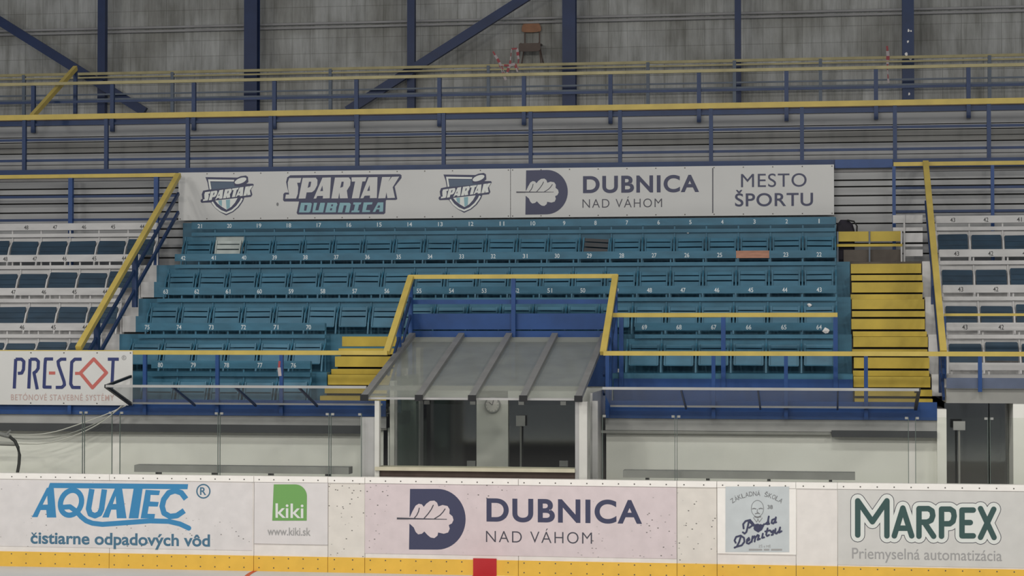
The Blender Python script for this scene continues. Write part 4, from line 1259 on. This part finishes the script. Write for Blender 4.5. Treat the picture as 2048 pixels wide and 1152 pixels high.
def shield(dx, dy):
    tf = lambda x, y: (380 + dx + x / 10.667, 335 + dy + y / 10.667)
    o = [(330, 205), (1010, 215), (1080, 185), (1190, 170), (1235, 200), (1245, 310), (1200, 345), (1340, 345), (1362, 370), (1300, 470), (1330, 580), (1300, 625), (1160, 640), (1130, 720), (1040, 850), (920, 950), (770, 1020),
         (640, 950), (530, 860), (440, 745), (245, 752), (225, 720), (235, 680), (265, 670), (250, 570), (280, 495), (400, 470), (375, 330)]
    e = print_polys('shield_emblem', [o], YP, 'navy_print', t, tf)
    low = [(535, 705), (1015, 650), (960, 750), (880, 840), (780, 900), (680, 840), (590, 770)]
    wh = [[(385, 252), (945, 262), (935, 300), (430, 294), (457, 460), (420, 472)], ellipse2d(1078, 282, 132, 56, -0.36), low]
    wh += stroke2d([(472, 735), (545, 840), (655, 925), (772, 972), (895, 920), (1000, 830), (1075, 730), (1110, 660)], 38, rnd=False)
    aff = lambda x, y: (275 + (x - 155) / 1700 * 1040 + (470 - y) / 320 * 10, 715 - (x - 155) / 1700 * 130 - (470 - y) / 320 * 190)
    print_polys('shield_field', [[(440, 312), (930, 308), (950, 400), (1120, 415), (470, 470)]], YP - 0.002, 'shield_slate', t, tf)
    print_polys('shield_light', wh, YP - 0.002, 'white_print', t, tf)
    print_polys('shield_stripe', [[(765, 690), (855, 680), (850, 850), (780, 895)], [(600, 705), (680, 695), (680, 830), (620, 785)]], YP - 0.004, 'aqua_print', t, tf)
    print_polys('shield_name', [[aff(*q) for q in pl] for pl in SP], YP - 0.006, 'white_print', t, tf)
    print_polys('shield_counters', [[aff(*q) for q in pl] for pl in SPH], YP - 0.008, 'navy_print', t, tf)
shield(0, 0)
shield(476, -5.2)
t = banner('sign_banner', 'white sign with dark D, oak leaf and town lettering, right half of the long sign', 'sign', 1021.5, 1668, 337, 435.3, YBN, 1021)
ZB = lambda x, y: (1051.5 + (x - 1276) * (1135.5 - 1051.5) / (1725 - 1276), 340.8 + (y - 231) * (429.3 - 340.8) / (716 - 231) - (x - 1276) * 0.004)
oak_emblem(t, YP, ZB, 'banner_white')
print_text('town_name', 'DUBNICA', 1166, 1398, 350.5, 385.5, YP, 'navy_print', t, 0.028, space=1.12)
print_text('town_suffix', 'NAD VÁHOM', 1165, 1324, 393, 415, YP, 'dark_print', t, -0.008, space=1.18)
print_polys('divider', [[(1424.5, 336), (1426.5, 336), (1426.5, 426), (1424.5, 426)]], YP, 'dark_print', t)
print_text('slogan', 'MESTO', 1482, 1613, 347, 374, YP, 'navy_print', t, 0.0, space=1.08)
print_text('slogan', 'ŠPORTU', 1470, 1626, 379, 412.5, YP, 'navy_print', t, 0.012, space=1.08)

YPB = YF - 0.04
t = banner('sign_banner', 'white advert banner on the front rail at the left edge, with a red diamond letter', 'sign', -8, 265, 702, 810, YPB)
ZP = zoomtf(7.585, 0, 690)
YPP = YPB - 0.003
PR = [[(238, 212), (216, 660)], [(238, 215), (325, 215), (362, 250), (356, 370), (330, 425), (270, 430)], [(457, 212), (436, 660)], [(457, 215), (545, 215), (582, 250), (578, 355), (548, 400), (515, 422), (565, 672)],
      [(805, 212), (690, 212), (682, 300), (668, 638), (782, 640)], [(1005, 215), (925, 215), (880, 250), (888, 310), (972, 555), (978, 605), (940, 642), (845, 643)], [(1238, 215), (1135, 215), (1088, 260), (1072, 590), (1100, 643), (1222, 645)],
      [(1635, 215), (1802, 215)], [(1717, 215), (1696, 655)]]
polys = []
for s_ in PR: polys += stroke2d(s_, 48, rnd=False)
print_polys('lettering', polys, YPP, 'royal_print', t, ZP)
polys = stroke2d([(1422, 212), (1615, 420), (1402, 648), (1218, 425)], 50, True) + stroke2d([(742, 425), (838, 425)], 46, rnd=False) + stroke2d([(1138, 430), (1218, 430)], 46, rnd=False)
print_polys('diamond_letter', polys, YPP, 'rose_print', t, ZP)
print_text('tagline', 'BETÓNOVÉ STAVEBNÉ SYSTÉMY', 22, 228, 786, 801, YPP, 'rust_print', t, 0.004, space=1.15)
print_polys('registered_mark', stroke2d(ellipse2d(1880, 192, 30, 32, n=20), 10, True) + stroke2d([(1870, 210), (1870, 172), (1892, 180), (1872, 192), (1894, 212)], 8), YPP, 'pale_grey_print', t, ZP)

# ------------------------------------------------------------------ wooden chair on the ledge
YH = 12.08
xh, _ = W(1062, 90, YH)
zh = ZLEDGE
t = thing('wooden_chair', 'old brown wooden chair standing high on the rear wall ledge', 'chair', (xh, YH, zh))
def rounded(x0, x1, z0, z1, rt, rb, n=6):
    pts = []
    for cx, cz, r, a0 in ((x1 - rb, z0 + rb, rb, -90), (x1 - rt, z1 - rt, rt, 0), (x0 + rt, z1 - rt, rt, 90), (x0 + rb, z0 + rb, rb, 180)):
        for k in range(n + 1):
            a = math.radians(a0 + 90 * k / n); pts.append((cx + r * math.cos(a), cz + r * math.sin(a)))
    return pts
arch = [(xh - 0.015 + 0.185 * math.cos(a), zh + 0.715 + (0.165 if math.sin(a) > 0 else 0.05) * math.copysign(abs(math.sin(a)) ** (0.8 if math.sin(a) > 0 else 0.45), math.sin(a))) for a in (2 * math.pi * k / 36 for k in range(36))]
MB().prism(arch, YH + 0.145, YH + 0.16).build('backrest', 'chair_wood', t)
mb = MB()
pts = [(xh - 0.20, YH - 0.20, zh + 0.40), (xh + 0.21, YH - 0.20, zh + 0.40), (xh + 0.20, YH + 0.16, zh + 0.43), (xh - 0.18, YH + 0.16, zh + 0.43)]
mb.add(pts + [(x, y, z - 0.02) for x, y, z in pts], [(0, 1, 2, 3), (7, 6, 5, 4), (0, 4, 5, 1), (1, 5, 6, 2), (2, 6, 7, 3), (3, 7, 4, 0)])
mb.prism(rounded(xh - 0.20, xh + 0.21, zh + 0.255, zh + 0.41, 0.03, 0.06), YH - 0.215, YH - 0.195)
mb.build('seat', 'chair_wood_dark', t)
for sx, sy in ((-1, -1), (1, -1), (-1, 1), (1, 1)):
    top = zh + (0.42 if sy < 0 else 0.74)
    MB().tube([(xh + sx * (0.17 if sy < 0 else 0.14), YH + sy * 0.15 + (0.02 if sy > 0 else 0), top), (xh + sx * (0.17 if sy < 0 else 0.14), YH + sy * 0.155, zh + 0.42), (xh + sx * 0.22, YH + sy * 0.19, zh)], 0.012).build('leg', 'brown_wood', t)

# red and white barrier tape
def tape(label, pts, wd=0.06, seg=0.16):
    P = [P3(*p) for p in pts]
    t = thing('barrier_tape', label, 'tape', tuple(P[0]))
    mbs = {'tape_red': MB(), 'tape_white': MB()}
    L = 0
    for a, b in zip(P[:-1], P[1:]):
        d = (b - a); n = max(1, round(d.length / 0.08)); dn = d.normalized()
        nrm = Vector((-dn.z, 0, dn.x)).normalized() * wd / 2
        for k in range(n):
            p, q = a + d * (k / n), a + d * ((k + 1) / n)
            m = 'tape_red' if (L // 1) % 2 == 0 else 'tape_white'
            tw = 0.6 + 0.4 * math.sin(L * 0.9)
            mbs[m].flat([p - nrm * tw, q - nrm * tw, q + nrm * tw, p + nrm * tw])
            L += 1
    mbs['tape_red'].build('red_bands', 'tape_red', t, fix=False)
    mbs['tape_white'].build('white_bands', 'tape_white', t, fix=False)
tape('red and white barrier tape looped from the rail to the wooden chair', [(986, 103, 11.33), (1003, 132, 11.32), (1012, 152, 11.318), (1020, 128, 11.316), (1023, 98, 11.33), (1034, 97, 11.36), (1037, 118, 11.325), (1035, 144, 11.32), (1030, 128, 11.314), (1018, 131, 11.312), (998, 130, 11.316), (1012, 160, 11.31)], 0.05)
tape('red and white barrier tape hanging down beside the thick right column', [(1774, 92, 11.33), (1776, 112, 11.328), (1775, 128, 11.324), (1775, 140, 11.318), (1777, 166, 11.318)], 0.06)
tape('red and white tape end tied to a blue post of the front rail', [(559, 722, 1.513), (558, 735, 1.512), (560, 752, 1.512)], 0.05)

# ------------------------------------------------------------------ small things
# dark bag with strap at the end of the top teal row
yb_ = row_y(1) - 0.1
xg, _ = W(1692, 450, yb_)
zg = row_z(1)
t = thing('carry_bag', 'dark bag with a dangling strap behind the end of the top teal row', 'bag', (xg, yb_ + 0.2, zg))
mb = MB()
prof = [(-0.13, 0.0), (0.10, 0.0), (0.13, 0.10), (0.13, 0.50), (0.10, 0.60), (0.02, 0.66), (-0.08, 0.66), (-0.14, 0.58), (-0.16, 0.3)]
n = len(prof)
for (sc, y) in ((0.82, 0.11), (1.0, 0.15), (1.0, 0.27), (0.8, 0.32)):
    mb.v += [Vector((xg + x * sc, yb_ + y, zg + 0.33 + (z - 0.33) * sc)) for x, z in prof]
for L_ in range(3):
    mb.f += [(L_ * n + i, L_ * n + (i + 1) % n, (L_ + 1) * n + (i + 1) % n, (L_ + 1) * n + i) for i in range(n)]
mb.f += [tuple(range(n)), tuple(range(4 * n - 1, 3 * n - 1, -1))]
mb.build('bag_body', 'bag_black', t)
MB().tube([(xg + 0.02, yb_ + 0.10, zg + 0.65), (xg + 0.12, yb_ + 0.09, zg + 0.63), (xg + 0.165, yb_ + 0.09, zg + 0.56), (xg + 0.16, yb_ + 0.09, zg + 0.46)], 0.013).build('strap', 'black_rubber', t)

# scraps
def scrap(px, py, Y, s, label, m='paper'):
    p = P3(px, py, Y)
    mb = MB()
    n = 7
    ring0 = [p + Vector((s * math.cos(a) * random.uniform(.6, 1.1), -0.004 + random.uniform(-.006, .006), s * 0.7 * math.sin(a) * random.uniform(.6, 1.1))) for a in (2 * math.pi * k / n for k in range(n))]
    mb.add(ring0 + [p + Vector((0, -0.018, 0))] + [p + Vector((0, 0.0, 0))], [(i, (i + 1) % n, n) for i in range(n)] + [((i + 1) % n, i, n + 1) for i in range(n)])
    solo(mb, 'paper_scrap', m, label, 'litter')
scrap(1652, 661, row_y(4) - 0.05, 0.06, 'crumpled pinkish paper scrap stuck on the back slat near number 64')
scrap(1619, 610, row_y(3) - 0.02, 0.04, 'small white scrap stuck on the seat back under number 43')
scrap(1376, 466, row_y(1) - 0.02, 0.025, 'tiny white scrap on a seat back in the top teal row, below number 5')

# hose, valve and loose cables at the left bench
mbh = MB().tube([P3(20, 874, 0.43), P3(30, 882, 0.40), P3(36, 895, 0.38), P3(39, 910, 0.36), P3(38, 928, 0.34), P3(35, 945, 0.32), P3(33, 1000, 0.3), Vector((W(33, 1000, 0.3)[0], 0.3, 0.03))], 0.022, 10)
solo(mbh, 'rubber_hose', 'black_rubber', 'thick black rubber hose curving down behind the boards at the left edge', 'hose')
t = thing('tap', 'grey metal tap with lever feeding the black hose at the left edge', 'tap', tuple(P3(8, 874, 0.47)))
MB().tube([P3(-30, 866, 0.60), P3(0, 868, 0.55), P3(20, 873, 0.50)], 0.03, 10).build('tap_body', 'aluminium_dark', t)
MB().bar(P3(9, 872, 0.50), P3(21, 861, 0.49), 0.02, 0.025).build('lever', 'aluminium_dark', t)
solo(MB().tube([P3(-60, 885, 1.2), P3(30, 888, 1.2)], 0.03, 10), 'wall_pipe', 'concrete', 'short grey pipe on the white wall below the tap', 'pipe')
def cable(label, pts, m):
    pts = [P3(*q) for q in pts]
    # smooth it
    for _ in range(2):
        q = [pts[0]]
        for a, b in zip(pts[:-1], pts[1:]): q += [a * .75 + b * .25, a * .25 + b * .75]
        pts = q + [pts[-1]]
    solo(MB().tube(pts, 0.008, 6), 'loose_cable', m, label, 'cable')
cable('upper of three loose pale cables drooping below the advert banner', [(252, 811, 1.45), (215, 828, 1.43), (160, 848, 1.4), (105, 866, 1.35), (50, 871, 1.2), (15, 868, 1.0)], 'cable_white')
cable('middle of three loose cables drooping below the advert banner, greyish', [(246, 812, 1.44), (212, 838, 1.42), (150, 865, 1.38), (100, 877, 1.3), (45, 878, 1.2), (15, 875, 1.0)], 'cable_grey')
cable('lowest of three loose cables, hanging nearest to the boards', [(243, 812, 1.42), (205, 845, 1.4), (150, 872, 1.35), (95, 888, 1.3), (40, 888, 1.25), (-20, 884, 1.2)], 'cable_white')
